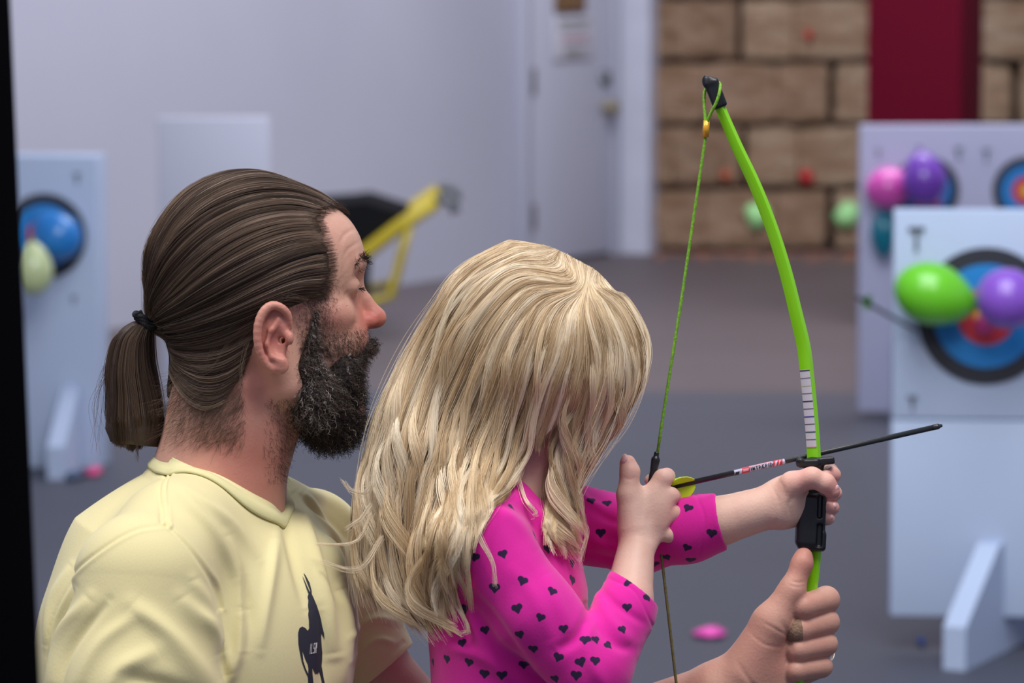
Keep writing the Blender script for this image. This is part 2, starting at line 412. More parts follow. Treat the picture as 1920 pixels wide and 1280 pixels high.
scrap('balloon_scrap', 1516, 66, .026, redr, 'small red scrap high on the straw bales near the red post', 'balloon scrap', 2)
scrap('balloon_scrap', 1360, 330, .034, mat('orange_rubber', srgb(178, 92, 66), .6), 'faint orange-red scrap on the straw between bow and string', 'balloon scrap', 3)
scrap('paper_marker', 1420, 405, .066, gnote, 'light green paper marker on the straw just left of the bow limb', 'paper marker', 4)
scrap('paper_marker', 1588, 404, .07, gnote, 'light green paper marker on the straw beside the rear white board', 'paper marker', 5)
# floor-level strip of straw dust
bm = bmesh.new()
for i in range(260):
    x = random.uniform(.72, 2.75); y = 19.66 - abs(random.gauss(0, .22)) ; a = random.random() * PI; l = random.uniform(.02, .06)
    R = Matrix.Rotation(a, 3, 'Z'); box(bm, (x, y, .004), (l, .008, .006), R)
props(bobj('loose_straw', bm, mat('loose_straw', srgb(176, 122, 98), .9)), 'loose straw scattered on the floor along the bale wall', 'straw', kind='stuff')
# red post
pc = W(1733, 300, 16.2)
bm = bmesh.new(); box(bm, (0, 0, 2.4), (.40, .40, 4.8)); post = bobj('trim_2', bm, mat('red_post_paint', srgb(94, 2, 30), .85, spec=.15), None, bevel=.01)
post.location = (pc.x, pc.y, 0); post.rotation_euler = (0, 0, math.radians(-20)); post['kind'] = 'structure'
# ------------------------------------------------------------------ foam target boards
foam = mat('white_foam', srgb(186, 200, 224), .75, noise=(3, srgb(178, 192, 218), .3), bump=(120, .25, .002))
foam2 = mat('white_foam_lavender', srgb(186, 186, 212), .75, noise=(3, srgb(176, 178, 204), .3), bump=(120, .25, .002))  # foam of the rear board, more lavender than the front one
blk = mat('target_black', srgb(44, 46, 54), .6); blu = mat('target_blue', srgb(30, 132, 205), .55); rd = mat('target_red', srgb(222, 62, 74), .55); yl = mat('target_yellow', srgb(238, 206, 60), .55)
pinm = mat('dark_pin', srgb(84, 90, 98), .5)
def disc_ring(bm, r0, r1, y, x=0, z=0, n=64):
    a = [bm.verts.new((x + r1 * math.cos(2 * PI * i / n), y, z + r1 * math.sin(2 * PI * i / n))) for i in range(n)]
    if r0 > 0:
        b = [bm.verts.new((x + r0 * math.cos(2 * PI * i / n), y, z + r0 * math.sin(2 * PI * i / n))) for i in range(n)]
        for i in range(n): bm.faces.new((a[i], a[(i + 1) % n], b[(i + 1) % n], b[i]))
    else: bm.faces.new(a)
def target_face(parent_loc, rz, x, z, r, y, label, group=None):
    t = thing('archery_target', label, 'archery target', parent_loc, rz, group)
    bm = bmesh.new(); cyl(bm, (x, y, z), (x, y - .004, z), r, seg=64); bobj('black_ring', bm, blk, t)
    for nm, q0, q1, m in (('blue_ring', .40, .76, blu), ('red_ring', .15, .42, rd)):
        bm = bmesh.new(); disc_ring(bm, r * q0, r * q1, y - .0055 - .001 * (nm != 'blue_ring'), x, z); bobj(nm, bm, m, t)
    bm = bmesh.new(); disc_ring(bm, 0, r * .17, y - .0085, x, z); bobj('yellow_centre', bm, yl, t)
    return t
def foam_board(loc, rz, wd, ht, zb, th, m, label, feet, seam=None, pins=(), group='white foam target boards', foot_rz=0):
    t = thing('target_board', label, 'target board', loc, rz, group)
    bm = bmesh.new()
    if seam: box(bm, (wd / 2, th / 2, zb + seam / 2), (wd, th, seam - .003)); box(bm, (wd / 2, th / 2, zb + (ht + seam) / 2), (wd, th, ht - seam - .003))
    else: box(bm, (wd / 2, th / 2, zb + ht / 2), (wd, th, ht))
    bobj('panel', bm, m, t, bevel=.006)
    for fx in feet:
        bm = bmesh.new(); pr = [(-.13, 0), (.30, 0), (.30, zb + .02), (.16, .30), (.11, .30), (-.13, .115)]   # profile along depth (y) and height; foot slab
        pr = [(-.24, 0), (.40, 0), (.40, .08), (.12, .26), (-.02, .26), (-.24, .10)]
        R = Matrix.Rotation(foot_rz, 3, 'Z')
        a = [bm.verts.new(Vector((fx, 0, 0)) + R @ Vector((-.027, p[0], p[1]))) for p in pr]; b = [bm.verts.new(Vector((fx, 0, 0)) + R @ Vector((.027, p[0], p[1]))) for p in pr]
        bm.faces.new(a); bm.faces.new(b[::-1])
        for i in range(len(pr)): bm.faces.new((a[i], a[(i + 1) % len(pr)], b[(i + 1) % len(pr)], b[i]))
        bobj('foot', bm, m, t, bevel=.004)
    for (x, z, s) in pins:
        bm = bmesh.new(); box(bm, (x, -.004, z), (.038 * s, .008, .009 * s)); box(bm, (x, -.004, z - .026 * s), (.008 * s, .007, .05 * s)); bobj('pin', bm, pinm, t, bevel=.002)
    return t
def balloon(px, py, Y, rx, rz_, col, label, axis=0.0, knot=1, group=None, name='balloon'):
    """axis = direction of the knot in the picture plane, degrees"""
    r_ = FWD + RIGHT * ((px - 960) / FPX) + DOWN * ((py - 640) / FPX); c = Vector((0, 0, CAMH)) + r_ * (Y / r_.y); t = thing(name, label, 'balloon', c, 0, group)
    m = mat('rubber_%d_%d_%d' % col, srgb(*col), .28, spec=.5, sss=.25, sssr=(.6, .6, .6), coat=.3)
    bm = bmesh.new(); bmesh.ops.create_uvsphere(bm, u_segments=32, v_segments=24, radius=1)
    for v in bm.verts:      # z is the long axis, neck at -z
        z = v.co.z; s = 1 - .22 * max(0, -z) ** 1.5
        v.co = Vector((v.co.x * rx * s, v.co.y * rx * s, z * rz_ * (1.0 if z > 0 else 1.12)))
    o = bobj('skin', bm, m, t, smooth=True); R = Matrix.Rotation(math.radians(axis), 4, 'Y').to_euler()
    o.rotation_euler = R
    bm = bmesh.new(); cyl(bm, (0, 0, -rz_ * 1.07), (0, 0, -rz_ * 1.2), rx * .10, rx * .05, 12); cyl(bm, (0, 0, -rz_ * 1.2), (0, 0, -rz_ * 1.27), rx * .06, rx * .16, 12)
    k_ = bobj('knot', bm, m, t, smooth=True); k_.rotation_euler = R
    return t
# front right board
fb = W(1668, 1150, 8.97); fb.z = 0; sc = FPX / 8.97
rzf = math.radians(-3)
foam_board((fb.x, fb.y, 0), rzf, 1.22, .955, .082, .055, foam, 'front right white foam target board with green and purple balloons on its target', (.235, .98), seam=.465,
           pins=((.052, .955 + .082 - .045, 1), (.047, .60, .6)), foot_rz=math.radians(-24))
def on_board(px, py, o, rz):      # board-local x,z of a pixel
    n = Vector((math.sin(rz), -math.cos(rz), 0)); r = FWD + RIGHT * ((px - 960) / FPX) + DOWN * ((py - 640) / FPX); c = Vector((0, 0, CAMH))
    t = (Vector(o) - c).dot(n) / r.dot(n); q = c + r * t - Vector(o); return q.x * math.cos(rz) + q.y * math.sin(rz), q.z, (c + r * t)
x, z, _ = on_board(1849, 592, (fb.x, fb.y, 0), rzf)
target_face((fb.x, fb.y, 0), rzf, x, z, .159, -.001, 'black blue and red ringed target on the front right board')
balloon(1750, 551, 8.755, .072, .092, (112, 205, 40), 'bright green balloon on the front right target', -90 + 18)
balloon(1890, 560, 8.70, .070, .074, (140, 88, 200), 'purple balloon beside the green one on the front right target', -70)
balloon(1846, 606, 8.80, .022, .026, (226, 70, 150), 'small pink deflated balloon at the centre of the front right target', 200)
# arrow stuck in the front board
arrow_m = mat('arrow_carbon', srgb(38, 42, 46), .35)
a0 = W(1608, 558, 8.55); a1 = W(1732, 628, 8.955)
st = thing('stuck_arrow', 'thin dark arrow with green vanes stuck in the edge of the front right board', 'arrow', a0)
bm = bmesh.new(); cyl(bm, (0, 0, 0), a1 - a0, .004, seg=12); bobj('shaft', bm, arrow_m, st, smooth=True)
dd = (a1 - a0).normalized(); vm = mat('vane_green', srgb(130, 190, 90), .5)
for k3 in range(3):
    u = dd.orthogonal().normalized(); u.rotate(Matrix.Rotation(k3 * 2 * PI / 3, 3, dd))
    bm = bmesh.new(); p = [dd * .02 + u * .004, dd * .035 + u * .02, dd * .055 + u * .018, dd * .085 + u * .004]; vs = [bm.verts.new(q) for q in p]; bm.faces.new(vs)
    bmesh.ops.solidify(bm, geom=bm.faces[:], thickness=.0008); bobj('vane', bm, vm, st)
# rear right board
rb = W(1609, 780, 13.2); rb.z = 0; rzr = math.radians(2)
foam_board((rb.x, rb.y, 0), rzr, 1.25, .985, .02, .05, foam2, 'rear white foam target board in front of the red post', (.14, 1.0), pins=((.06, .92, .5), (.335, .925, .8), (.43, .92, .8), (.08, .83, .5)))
x, z, _ = on_board(1735, 356, (rb.x, rb.y, 0), rzr)
target_face((rb.x, rb.y, 0), rzr, x, z, .116, -.001, 'left target on the rear board, mostly hidden by pink and purple balloons')
x, z, _ = on_board(1924, 357, (rb.x, rb.y, 0), rzr)
target_face((rb.x, rb.y, 0), rzr, x, z, .116, -.001, 'right target on the rear board, cut by the picture edge')
balloon(1667, 352, 13.01, .072, .082, (214, 84, 178), 'pink balloon at the left of the rear board', -100)
balloon(1733, 336, 12.88, .076, .088, (118, 66, 180), 'purple balloon on the left target of the rear board', 170)
balloon(1738, 380, 13.02, .05, .055, (200, 80, 160), 'small pink balloon below the purple one on the rear board', 0)
balloon(1657, 436, 13.03, .045, .075, (0, 118, 140), 'teal balloon low on the rear board behind the front board edge', 0)
# left board
lb = W(-40, 862, 12.0); lb.z = 0; rzl = math.radians(-6)
lbw = .385
foam_board((lb.x, lb.y, 0), rzl, lbw, .975, .0, .16, foam, 'white foam target board at the far left with blue and pale yellow balloons', (.30,), pins=((.325, .92, .6), (.31, .54, .5)))
x, z, _ = on_board(84, 442, (lb.x, lb.y, 0), rzl)
t = target_face((lb.x, lb.y, 0), rzl, x, z, .132, -.001, 'target on the far left board, half hidden by two balloons')
balloon(107, 442, 11.765, .074, .080, (38, 128, 205), 'blue balloon on the far left target', 135)
balloon(62, 506, 11.65, .061, .078, (200, 212, 158), 'pale yellow balloon below the blue one at far left', 180)
# pale panel standing behind the man
pb = W(302, 800, 13.6); pb.z = 0
foam_board((pb.x, pb.y, 0), math.radians(5), .39, 1.01, .0, .05, mat('grey_foam', srgb(198, 200, 215), .75), 'plain pale board standing behind the long-haired man', (), pins=(), group='white foam target boards')
# debris on the floor
def litter(px, py, sx, sy, col, label, seed):
    rnd = np.random.RandomState(seed); q = G(px, py); bm = bmesh.new(); n = 12; ring = []
    c0 = bm.verts.new((0, 0, .024))
    for i in range(n):
        a = 2 * PI * i / n; r = .8 + .3 * rnd.rand(); ring.append(bm.verts.new((sx * r * math.cos(a), sy * r * math.sin(a), .008 + .008 * rnd.rand())))
    for i in range(n): bm.faces.new((c0, ring[i], ring[(i + 1) % n]))
    bmesh.ops.recalc_face_normals(bm, faces=bm.faces); bmesh.ops.solidify(bm, geom=bm.faces[:], thickness=.006)
    o = bobj('balloon_scrap', bm, mat('scrap_%d_%d_%d' % col, srgb(*col), .5), None, smooth=True); o.location = q; props(o, label, 'balloon scrap', 'balloon scraps on the floor'); return o
litter(1330, 1192, .042, .06, (250, 90, 190), 'pink balloon scrap on the grey floor near the bow string', 3)
litter(1727, 1211, .010, .03, (30, 80, 170), 'tiny blue scrap on the floor beside the front board foot', 4)
litter(176, 888, .03, .08, (220, 70, 130), 'pink scrap on the floor below the far left board', 5)
litter(140, 896, .03, .08, (60, 80, 110), 'dark blue scrap on the floor by the far left board', 6)
# wheelbarrow
yel = mat('yellow_steel', srgb(172, 154, 22), .45); bpl = mat('black_plastic_far', srgb(12, 13, 16), .85, spec=.15); gr = mat('grey_grip', srgb(96, 100, 104), .6)
wd_ = 15.9; q0 = W(640, 545, wd_)
wb = thing('wheelbarrow', 'black and yellow wheelbarrow tipped against the wall behind the man', 'wheelbarrow', (q0.x, q0.y, 0))
def wp_(px, py, dy=0): q = W(px, py, wd_); return q + Vector((0, dy, 0)) - Vector((q0.x, q0.y, 0))
bm = bmesh.new()
def tray(dy, pts): return [bm.verts.new(wp_(x, y, dy)) for x, y in pts]
outer = [(560, 378), (655, 372), (690, 368), (765, 392), (742, 420), (690, 470), (620, 480)]
for dy0, dy1 in ((-.28, -.30),):
    a = tray(-.30, outer); b = tray(.30, outer); bm.faces.new(a); bm.faces.new(b[::-1])
    for i in range(len(a)): bm.faces.new((a[i], a[(i + 1) % len(a)], b[(i + 1) % len(a)], b[i]))
bobj('tray', bm, bpl, wb, bevel=.02)
for dy in (-.33, .33):
    V, F = tube([wp_(x, y, dy) for x, y in ((570, 530), (640, 492), (690, 462), (750, 415), (820, 368))], .030, 12); mobj('frame_tube', V, F, yel, wb, world=False)
    V, F = tube([wp_(x, y, dy) for x, y in ((816, 371), (835, 361), (850, 366), (856, 388))], .022, 12); mobj('handle_grip', V, F, gr, wb, world=False)
    V, F = tube([wp_(x, y, dy) for x, y in ((776, 398), (757, 460), (738, 540), (700, 552), (640, 560))], .018, 12); mobj('leg', V, F, yel, wb, world=False)
V, F = tube([wp_(x, y, -.34) for x, y in ((688, 470), (685, 520), (682, 552))], .03, 12); mobj('brace', V, F, bpl, wb, world=False)
zc = .19; c = wp_(585, 520); c.z = zc
V, F = tube([c + Vector((.14 * math.cos(a), 0, .14 * math.sin(a))) for a in np.linspace(0, 2 * PI, 25)[:-1]], .05, 12, closed=True, up=(0, 1, 0)); mobj('wheel', V, F, bpl, wb, world=False)
# black post close to the lens at the left edge
a = W(-42, -60, 2.3); b = W(18, 1340, 2.3); dr = (b - a).normalized(); t0 = b + dr * (-b.z / dr.z); top = a - dr * .5
bm = bmesh.new(); n = Vector((1, 0, 0)); hw = .0155
Rm = (top - t0).to_track_quat('Z', 'Y').to_matrix(); box(bm, (top - t0) / 2, (.032, .032, (top - t0).length), Rm)
o = bobj('black_post', bm, mat('black_paint', srgb(8, 8, 12), 1.0, spec=.05), None, bevel=.003); o.location = t0; props(o, 'out-of-focus black post leaning at the left edge of the view', 'post')
# ------------------------------------------------------------------ PEOPLE: shared
BZ = 60.0                                   # depth of the bow plane in local units
def xf(pr, R, c):
    c = np.array(c, np.float32); Rf = R.astype(np.float32)
    cs = np.array([[x, y, z] for x in (pr.lo[0], pr.hi[0]) for y in (pr.lo[1], pr.hi[1]) for z in (pr.lo[2], pr.hi[2])])
    w_ = (cs - c) @ R.T + c
    return Pr(lambda p: pr.f((p - c) @ Rf + c), w_.min(0), w_.max(0))
def plane_cut(pt, n, ext=400):              # half space beyond pt in direction n, as a shape to subtract
    pt = np.array(pt, np.float32); n = np.array(n, np.float32); n /= np.linalg.norm(n)
    return Pr(lambda p: np.maximum(-((p - pt) @ n), np.linalg.norm(p - pt - n * (ext * .8), axis=1) - ext), pt - ext * 2, pt + ext * 2)
def both(f): return [f(-1), f(1)]
def PP(l): return [P(*q) for q in l]
def attr(o, name, vals):
    a = o.data.attributes.new(name, 'FLOAT', 'POINT'); a.data.foreach_set('value', np.asarray(vals, np.float32))
def fold(V, N, poly, amp, wid, zs=-1, zlim=60, taper=True, asym=0):
    """raise (amp>0) or sink a soft ridge along a polyline seen from the lens side"""
    poly = spline(poly, 24)
    m = (V[:, 2] * zs > -zlim) & (N[:, 2] * zs > -0.25)
    lo = poly.min(0) - 3 * wid; hi = poly.max(0) + 3 * wid
    m &= (V[:, 0] > lo[0]) & (V[:, 0] < hi[0]) & (V[:, 1] > lo[1]) & (V[:, 1] < hi[1])
    i = np.where(m)[0]
    if len(i) == 0: return
    d, t, sg = polydist(V[i, :2], poly); a = amp * np.exp(-(d / wid) ** 2)
    if asym: a = amp * np.where(sg * asym > 0, np.exp(-(d / (wid * .45)) ** 2), np.exp(-(d / (wid * 1.5)) ** 2))
    if taper: a *= np.clip(np.sin(np.clip(t, .02, .98) * PI), 0, 1) ** 0.6
    V[i] += N[i] * a[:, None]
def skin_material(name, base, flush, pale):
    m = bpy.data.materials.new(name); m.use_nodes = True; nt = m.node_tree; b = nt.nodes['Principled BSDF']
    at = nt.nodes.new('ShaderNodeAttribute'); at.attribute_name = 'flush'
    tc = nt.nodes.new('ShaderNodeTexCoord')
    n = nt.nodes.new('ShaderNodeTexNoise'); n.inputs['Scale'].default_value = 38; n.inputs['Detail'].default_value = 5; nt.links.new(tc.outputs['Object'], n.inputs['Vector'])
    mr = nt.nodes.new('ShaderNodeMapRange'); mr.inputs['From Min'].default_value = .35; mr.inputs['From Max'].default_value = .65; nt.links.new(n.outputs['Fac'], mr.inputs['Value'])
    mx = nt.nodes.new('ShaderNodeMix'); mx.data_type = 'RGBA'; mx.inputs['A'].default_value = base; mx.inputs['B'].default_value = pale; nt.links.new(mr.outputs[0], mx.inputs['Factor'])
    m2 = nt.nodes.new('ShaderNodeMix'); m2.data_type = 'RGBA'; nt.links.new(mx.outputs['Result'], m2.inputs['A']); m2.inputs['B'].default_value = flush; nt.links.new(at.outputs['Fac'], m2.inputs['Factor'])
    nt.links.new(m2.outputs['Result'], b.inputs['Base Color'])
    b.inputs['Roughness'].default_value = .5; b.inputs['Specular IOR Level'].default_value = .4
    b.inputs['Subsurface Weight'].default_value = .18; b.inputs['Subsurface Radius'].default_value = (1, .35, .2); b.inputs['Subsurface Scale'].default_value = .005
    n2 = nt.nodes.new('ShaderNodeTexNoise'); n2.inputs['Scale'].default_value = 420; n2.inputs['Detail'].default_value = 3; nt.links.new(tc.outputs['Object'], n2.inputs['Vector'])
    bp = nt.nodes.new('ShaderNodeBump'); bp.inputs['Strength'].default_value = .35; bp.inputs['Distance'].default_value = .0008
    nt.links.new(n2.outputs['Fac'], bp.inputs['Height']); nt.links.new(bp.outputs['Normal'], b.inputs['Normal'])
    return m
def hair_material(name, dark, mid, light, rough=.35, grey=None, greyness=0.0):
    """per-strand colour from the strand's own tint"""
    m = bpy.data.materials.new(name); m.use_nodes = True; nt = m.node_tree; nt.nodes.clear()
    out = nt.nodes.new('ShaderNodeOutputMaterial'); at = nt.nodes.new('ShaderNodeAttribute'); at.attribute_name = 'tint'
    r = nt.nodes.new('ShaderNodeValToRGB'); e = r.color_ramp.elements; e[0].position = 0; e[0].color = dark; e[1].position = 1; e[1].color = light
    k = e.new(.5); k.color = mid
    if grey: k = e.new(.93); k.color = light; e[-1].color = grey
    nt.links.new(at.outputs['Fac'], r.inputs['Fac'])
    d = nt.nodes.new('ShaderNodeBsdfPrincipled'); d.inputs['Roughness'].default_value = rough; d.inputs['Specular IOR Level'].default_value = .35
    nt.links.new(r.outputs['Color'], d.inputs['Base Color'])
    h = nt.nodes.new('ShaderNodeBsdfHair'); h.component = 'Reflection'; h.inputs['RoughnessU'].default_value = .28; h.inputs['RoughnessV'].default_value = .5
    nt.links.new(r.outputs['Color'], h.inputs['Color'])
    mx = nt.nodes.new('ShaderNodeMixShader'); mx.inputs[0].default_value = .35
    nt.links.new(d.outputs[0], mx.inputs[1]); nt.links.new(h.outputs[0], mx.inputs[2]); nt.links.new(mx.outputs[0], out.inputs[0])
    return m
def strands(name, pts, tint, rad, m, parent, tipf=.35):
    """pts (n,k,3) local units -> one hair curves object"""
    n, k, _ = pts.shape; hc = bpy.data.hair_curves.new(name); hc.add_curves([k] * n)
    Wd = L2W(pts.reshape(-1, 3)); M = np.array(world_of(parent).inverted()); Wd = Wd @ M[:3, :3].T + M[:3, 3]
    hc.attributes['position'].data.foreach_set('vector', Wd.astype(np.float32).ravel())
    ra = hc.attributes.get('radius') or hc.attributes.new('radius', 'FLOAT', 'POINT')
    prof = np.linspace(1, 0, k); prof = tipf + (1 - tipf) * prof ** .6
    rr = (np.asarray(rad) * np.ones(n))[:, None] * prof[None, :] * UNIT
    ra.data.foreach_set('value', rr.astype(np.float32).ravel())
    t = hc.attributes.new('tint', 'FLOAT', 'CURVE'); t.data.foreach_set('value', np.clip(tint, 0, 1).astype(np.float32))
    o = bpy.data.objects.new(name, hc); S.collection.objects.link(o); o.parent = parent; hc.materials.append(m); return o
def lerp_guides(Gd, v):
    """Gd (g,k,3) guides; v (n,) in 0..1 -> (n,k,3)"""
    g = len(Gd) - 1; u = np.clip(v, 0, 1) * g; i = np.minimum(u.astype(int), g - 1); f = (u - i)[:, None, None]
    return Gd[i] * (1 - f) + Gd[i + 1] * f
rng = np.random.RandomState(11)
# ================================================================== THE MAN
man_base = L2W(P(420, 2900, 0)); man = thing('person', 'bearded man with a brown ponytail and pale yellow t-shirt steadying the bow behind the girl', 'person', (man_base[0], man_base[1], 0))
YC = (480, 560, 0); YR = rotm(ay=-10)
def man_head():
    it = [('u', 0, ell((462, 507, 0), (180, 168, 148))),
          ('u', 40, ell((582, 494, 0), (104, 118, 114))),
          ('u', 40, ell((560, 640, 0), (100, 125, 108))),
          ('u', 18, chain([(660, 496, -64), (670, 490, -24), (670, 490, 24), (660, 496, 64)], [11, 10, 10, 11])),
          ('u', 40, ell((632, 635, 0), (60, 70, 72)))]
    for s in (-1, 1):
        it += [('u', 26, ell((606, 590, s * 76), (46, 30, 30))),
               ('u', 30, chain([(500, 655, s * 108), (530, 722, s * 96), (598, 775, s * 52), (632, 788, 0)], [34, 34, 34, 36]))]
        it += [('s', 20, ell((688, 526, s * 50), (36, 15, 30)))]
        it += [('u', 6, ell((641, 536, s * 56), (28, 23, 28)))]
        it += [('s', 3, ell((674, 541, s * 60), (12, 4, 22)))]
    it += [('u', 14, chain([(664, 528, 0), (686, 562, 0), (704, 592, 0)], [11, 13, 18])),
           ('u', 10, ell((704, 596, 0), (22, 19, 21)))]
    for s in (-1, 1):
        it += [('u', 8, ell((688, 602, s * 19), (17, 13, 12))), ('s', 4, ell((700, 616, s * 11), (11, 6, 6)))]
        it += [('u', 8, ell((672, 662, s * 14), (16, 9, 22)))]
    it += [('u', 12, ell((672, 684, 0), (16, 11, 28))), ('u', 30, ell((622, 715, 0), (48, 60, 62))), ('u', 25, ell((648, 770, 0), (36, 34, 36)))]
    return xf(grp(it), YR, YC)
ear_items = [('u', 8, ell((521, 634, -150), (29, 60, 13), rotm(az=4))),
    ('s', 7, ell((531, 640, -170), (16, 29, 15))), ('s', 5, ell((522, 598, -172), (13, 17, 12), rotm(az=-25))),
    ('u', 4, chain(spline([(552, 614, -148), (549, 592, -156), (538, 579, -162), (521, 574, -166), (505, 586, -170), (495, 612, -172), (495, 645, -170), (504, 673, -164), (518, 690, -158)], 22), np.interp(np.linspace(0, 8, 22), range(9), [5, 7, 7.5, 8, 8.5, 8, 7.5, 7, 8]), 2)),
    ('u', 5, chain([(531, 600, -158), (519, 620, -164), (514, 645, -165), (521, 668, -162), (538, 676, -160)], [5, 6.5, 7, 7, 6], 4)),
    ('u', 8, ell((535, 684, -157), (16, 17, 9))), ('u', 6, ell((552, 634, -156), (8, 13, 9)))]
def far_ear():
    return [(op, k, xf(pr, np.diag([1., 1., -1.]), (0, 0, 0))) for op, k, pr in ear_items]
def man_hand():
    z = BZ
    thumb = chain(PP([(1398, 1262, z - 20), (1446, 1168, z - 34), (1484, 1108, z - 34), (1504, 1056, z - 26), (1507, 1042, z - 22)]), [50, 36, 24, 18.5, 16], 14)
    palm = grp([('u', 0, cone(P(1352, 1300, z + 4), P(1420, 1262, z + 6), 60, 56)), ('u', 30, ell(P(1432, 1262, z), (62, 96, 44), rotm(az=28))),
                ('u', 25, ell(P(1462, 1240, z + 36), (58, 100, 30), rotm(az=12))), ('u', 25, ell(P(1430, 1330, z - 8), (55, 60, 40)))])
    it = [('u', 0, palm), ('u', 20, thumb)]
    F = [((1486, 1152), (1549, 1124), (1505, 1137), 25), ((1492, 1192), (1549, 1166), (1497, 1181), 24.5), ((1490, 1232), (1547, 1207), (1496, 1218), 23), ((1484, 1270), (1540, 1249), (1493, 1257), 20.5)]
    fing = []
    for (m_, p_, d_, r) in F:
        c = grp([('u', 0, chain(PP([(m_[0], m_[1], z + 56), (p_[0], p_[1], z + 8)]), [r + 3, r], 8)),
                 ('u', 7, chain(PP([(p_[0], p_[1], z + 2), (d_[0], d_[1], z - 34)]), [r + .5, r - 1.5], 6)),
                 ('u', 6, chain(PP([(d_[0] - 1, d_[1], z - 32), (d_[0] - 14, d_[1] + 2, z + 2)]), [r - 1, r - 4], 6))])
        fing.append(('u', 3.0, c))
    it.append(('u', 6, grp(fing)))
    return grp(it)
man_sdf = grp([('u', 0, man_head()), ('u', 6, grp(ear_items)), ('u', 6, grp(far_ear())),
    ('u', 45, chain([(452, 660, 0), (436, 790, 0), (405, 930, 0)], [112, 118, 128], 30)),
    ('u', 30, chain([(470, 725, -92), (510, 960, -22)], [24, 18])), ('u', 30, chain([(470, 725, 92), (510, 960, 22)], [24, 18])),
    ('u', 40, chain([(400, 900, 0), (400, 1100, 0), (390, 1900, 0)], [100, 90, 120], 30)),
    ('u', 40, chain([(390, 1000, -60), (300, 1060, -290), (270, 1500, -330), (500, 1900, -200)], [70, 78, 62, 45], 30)),     # right arm
    ('u', 30, ell((540, 1925, -180), (80, 46, 60))),
    ('u', 40, chain([(420, 1000, 60), (560, 1055, 290), tuple(P(700, 1240, 292)), tuple(P(918, 1500, 305)), tuple(P(1130, 1385, 215)), tuple(P(1352, 1300, BZ + 4))], [66, 66, 62, 66, 72, 60], 20)),
    ('u', 24, man_hand()), ('s', 3, cone((535, 636, -200), (541, 640, -96), 6, 6)), ('s', 10, ell((529, 644, -172), (13, 20, 16)))])
V, Q = mesh_sdf(man_sdf, 2.5)
V = relax(V, Q, 1, .4); N = vnormals(V, Q)
# wrinkles of the brow, crow's feet, neck creases, palm creases
for pl, a, w_ in (([(668, 428), (650, 440), (640, 460)], -1.2, 4), ([(676, 452), (655, 470), (645, 495)], -1.6, 4), ([(664, 470), (648, 500), (640, 530)], -1.2, 4), ([(648, 515), (636, 545), (640, 565)], -2.2, 4),
                  ([(655, 545), (650, 556), (655, 572)], -2, 3.5), ([(670, 600), (664, 620), (668, 640)], -2.5, 5), ([(648, 560), (634, 572), (628, 590)], -1.2, 5),
                  ([(1428, 1164), (1460, 1182), (1482, 1196)], -1.5, 3), ([(1405, 1185), (1432, 1206), (1470, 1215)], -1.2, 3), ([(1382, 1240), (1420, 1290), (1480, 1300)], -2, 5), ([(1462, 1160), (1478, 1190), (1486, 1230)], -2.5, 6),
                  ([(1482, 1088), (1497, 1092), (1512, 1090)], -1.3, 3), ([(1478, 1096), (1496, 1100), (1512, 1098)], -1, 2.5)):
    fold(V, N, [P(*q)[:2] for q in pl], a, w_, zlim=200)
fl = np.zeros(len(V))
def blob(c, r, a): 
    global fl; fl = np.maximum(fl, a * np.exp(-(((V - np.array(c)) / np.array(r)) ** 2).sum(1)))
blob((705, 595, 0), (44, 42, 50), 1.0); blob((630, 600, -90), (50, 40, 50), .45); blob((525, 630, -160), (60, 90, 40), .7); blob((470, 860, -100), (120, 110, 90), .6)
blob((480, 720, -100), (60, 90, 70), .6); blob(P(1500, 1160, BZ - 40), (90, 120, 80), .25); blob(P(1510, 1060, BZ - 30), (35, 45, 40), .6); blob(P(1440, 1230, BZ - 40), (60, 80, 60), .35)
skin = skin_material('skin_ruddy', srgb(204, 156, 138), srgb(196, 108, 98), srgb(212, 168, 148))
mb = mobj('body', L2W(V), Q, skin, man); attr(mb, 'flush', fl)
man_bvh = bvh(V[::1], Q)
# ---------------- shirt
TR = rotm(ay=14)
shirt_sdf = grp([('u', 0, ell((364, 1235, 10), (298, 335, 318), TR)),
    ('u', 60, chain([(345, 925, 0), (290, 1040, 0)], [80, 158], 20)),
    ('u', 50, chain([(392, 962, -50), (345, 1005, -190), (300, 1075, -305)], [104, 104, 118], 40)),
    ('u', 50, chain([(415, 960, 50), (490, 1000, 190), (552, 1043, 290)], [92, 98, 108], 40)),
    ('u', 60, ell((512, 1150, 60), (135, 165, 180), TR)),
    ('u', 60, ell((380, 1650, 0), (255, 330, 285))),
    ('u', 40, ell((405, 970, 0), (112, 66, 150))),
    ('u', 26, chain([(298, 1070, -315), (285, 1260, -345), (280, 1440, -352)], [122, 142, 138], 30)),
    ('u', 22, chain([(560, 1047, 290), tuple(P(708, 1262, 292))], [106, 88], 20)),
    ('s', 4, plane_cut((280, 1440, -352), (0.02, 1, 0), 230)),
    ('s', 3, chain([(280, 1400, -352), (278, 1470, -352)], [112, 112])),
    ('s', 4, plane_cut(P(702, 1262, 292), (.63, .78, .05), 150)),
    ('s', 3, chain([tuple(P(680, 1222, 292)), tuple(P(735, 1298, 292))], [71, 71]))])
V, Q = mesh_sdf(shirt_sdf, 2.9); V = relax(V, Q, 1, .4); N = vnormals(V, Q)
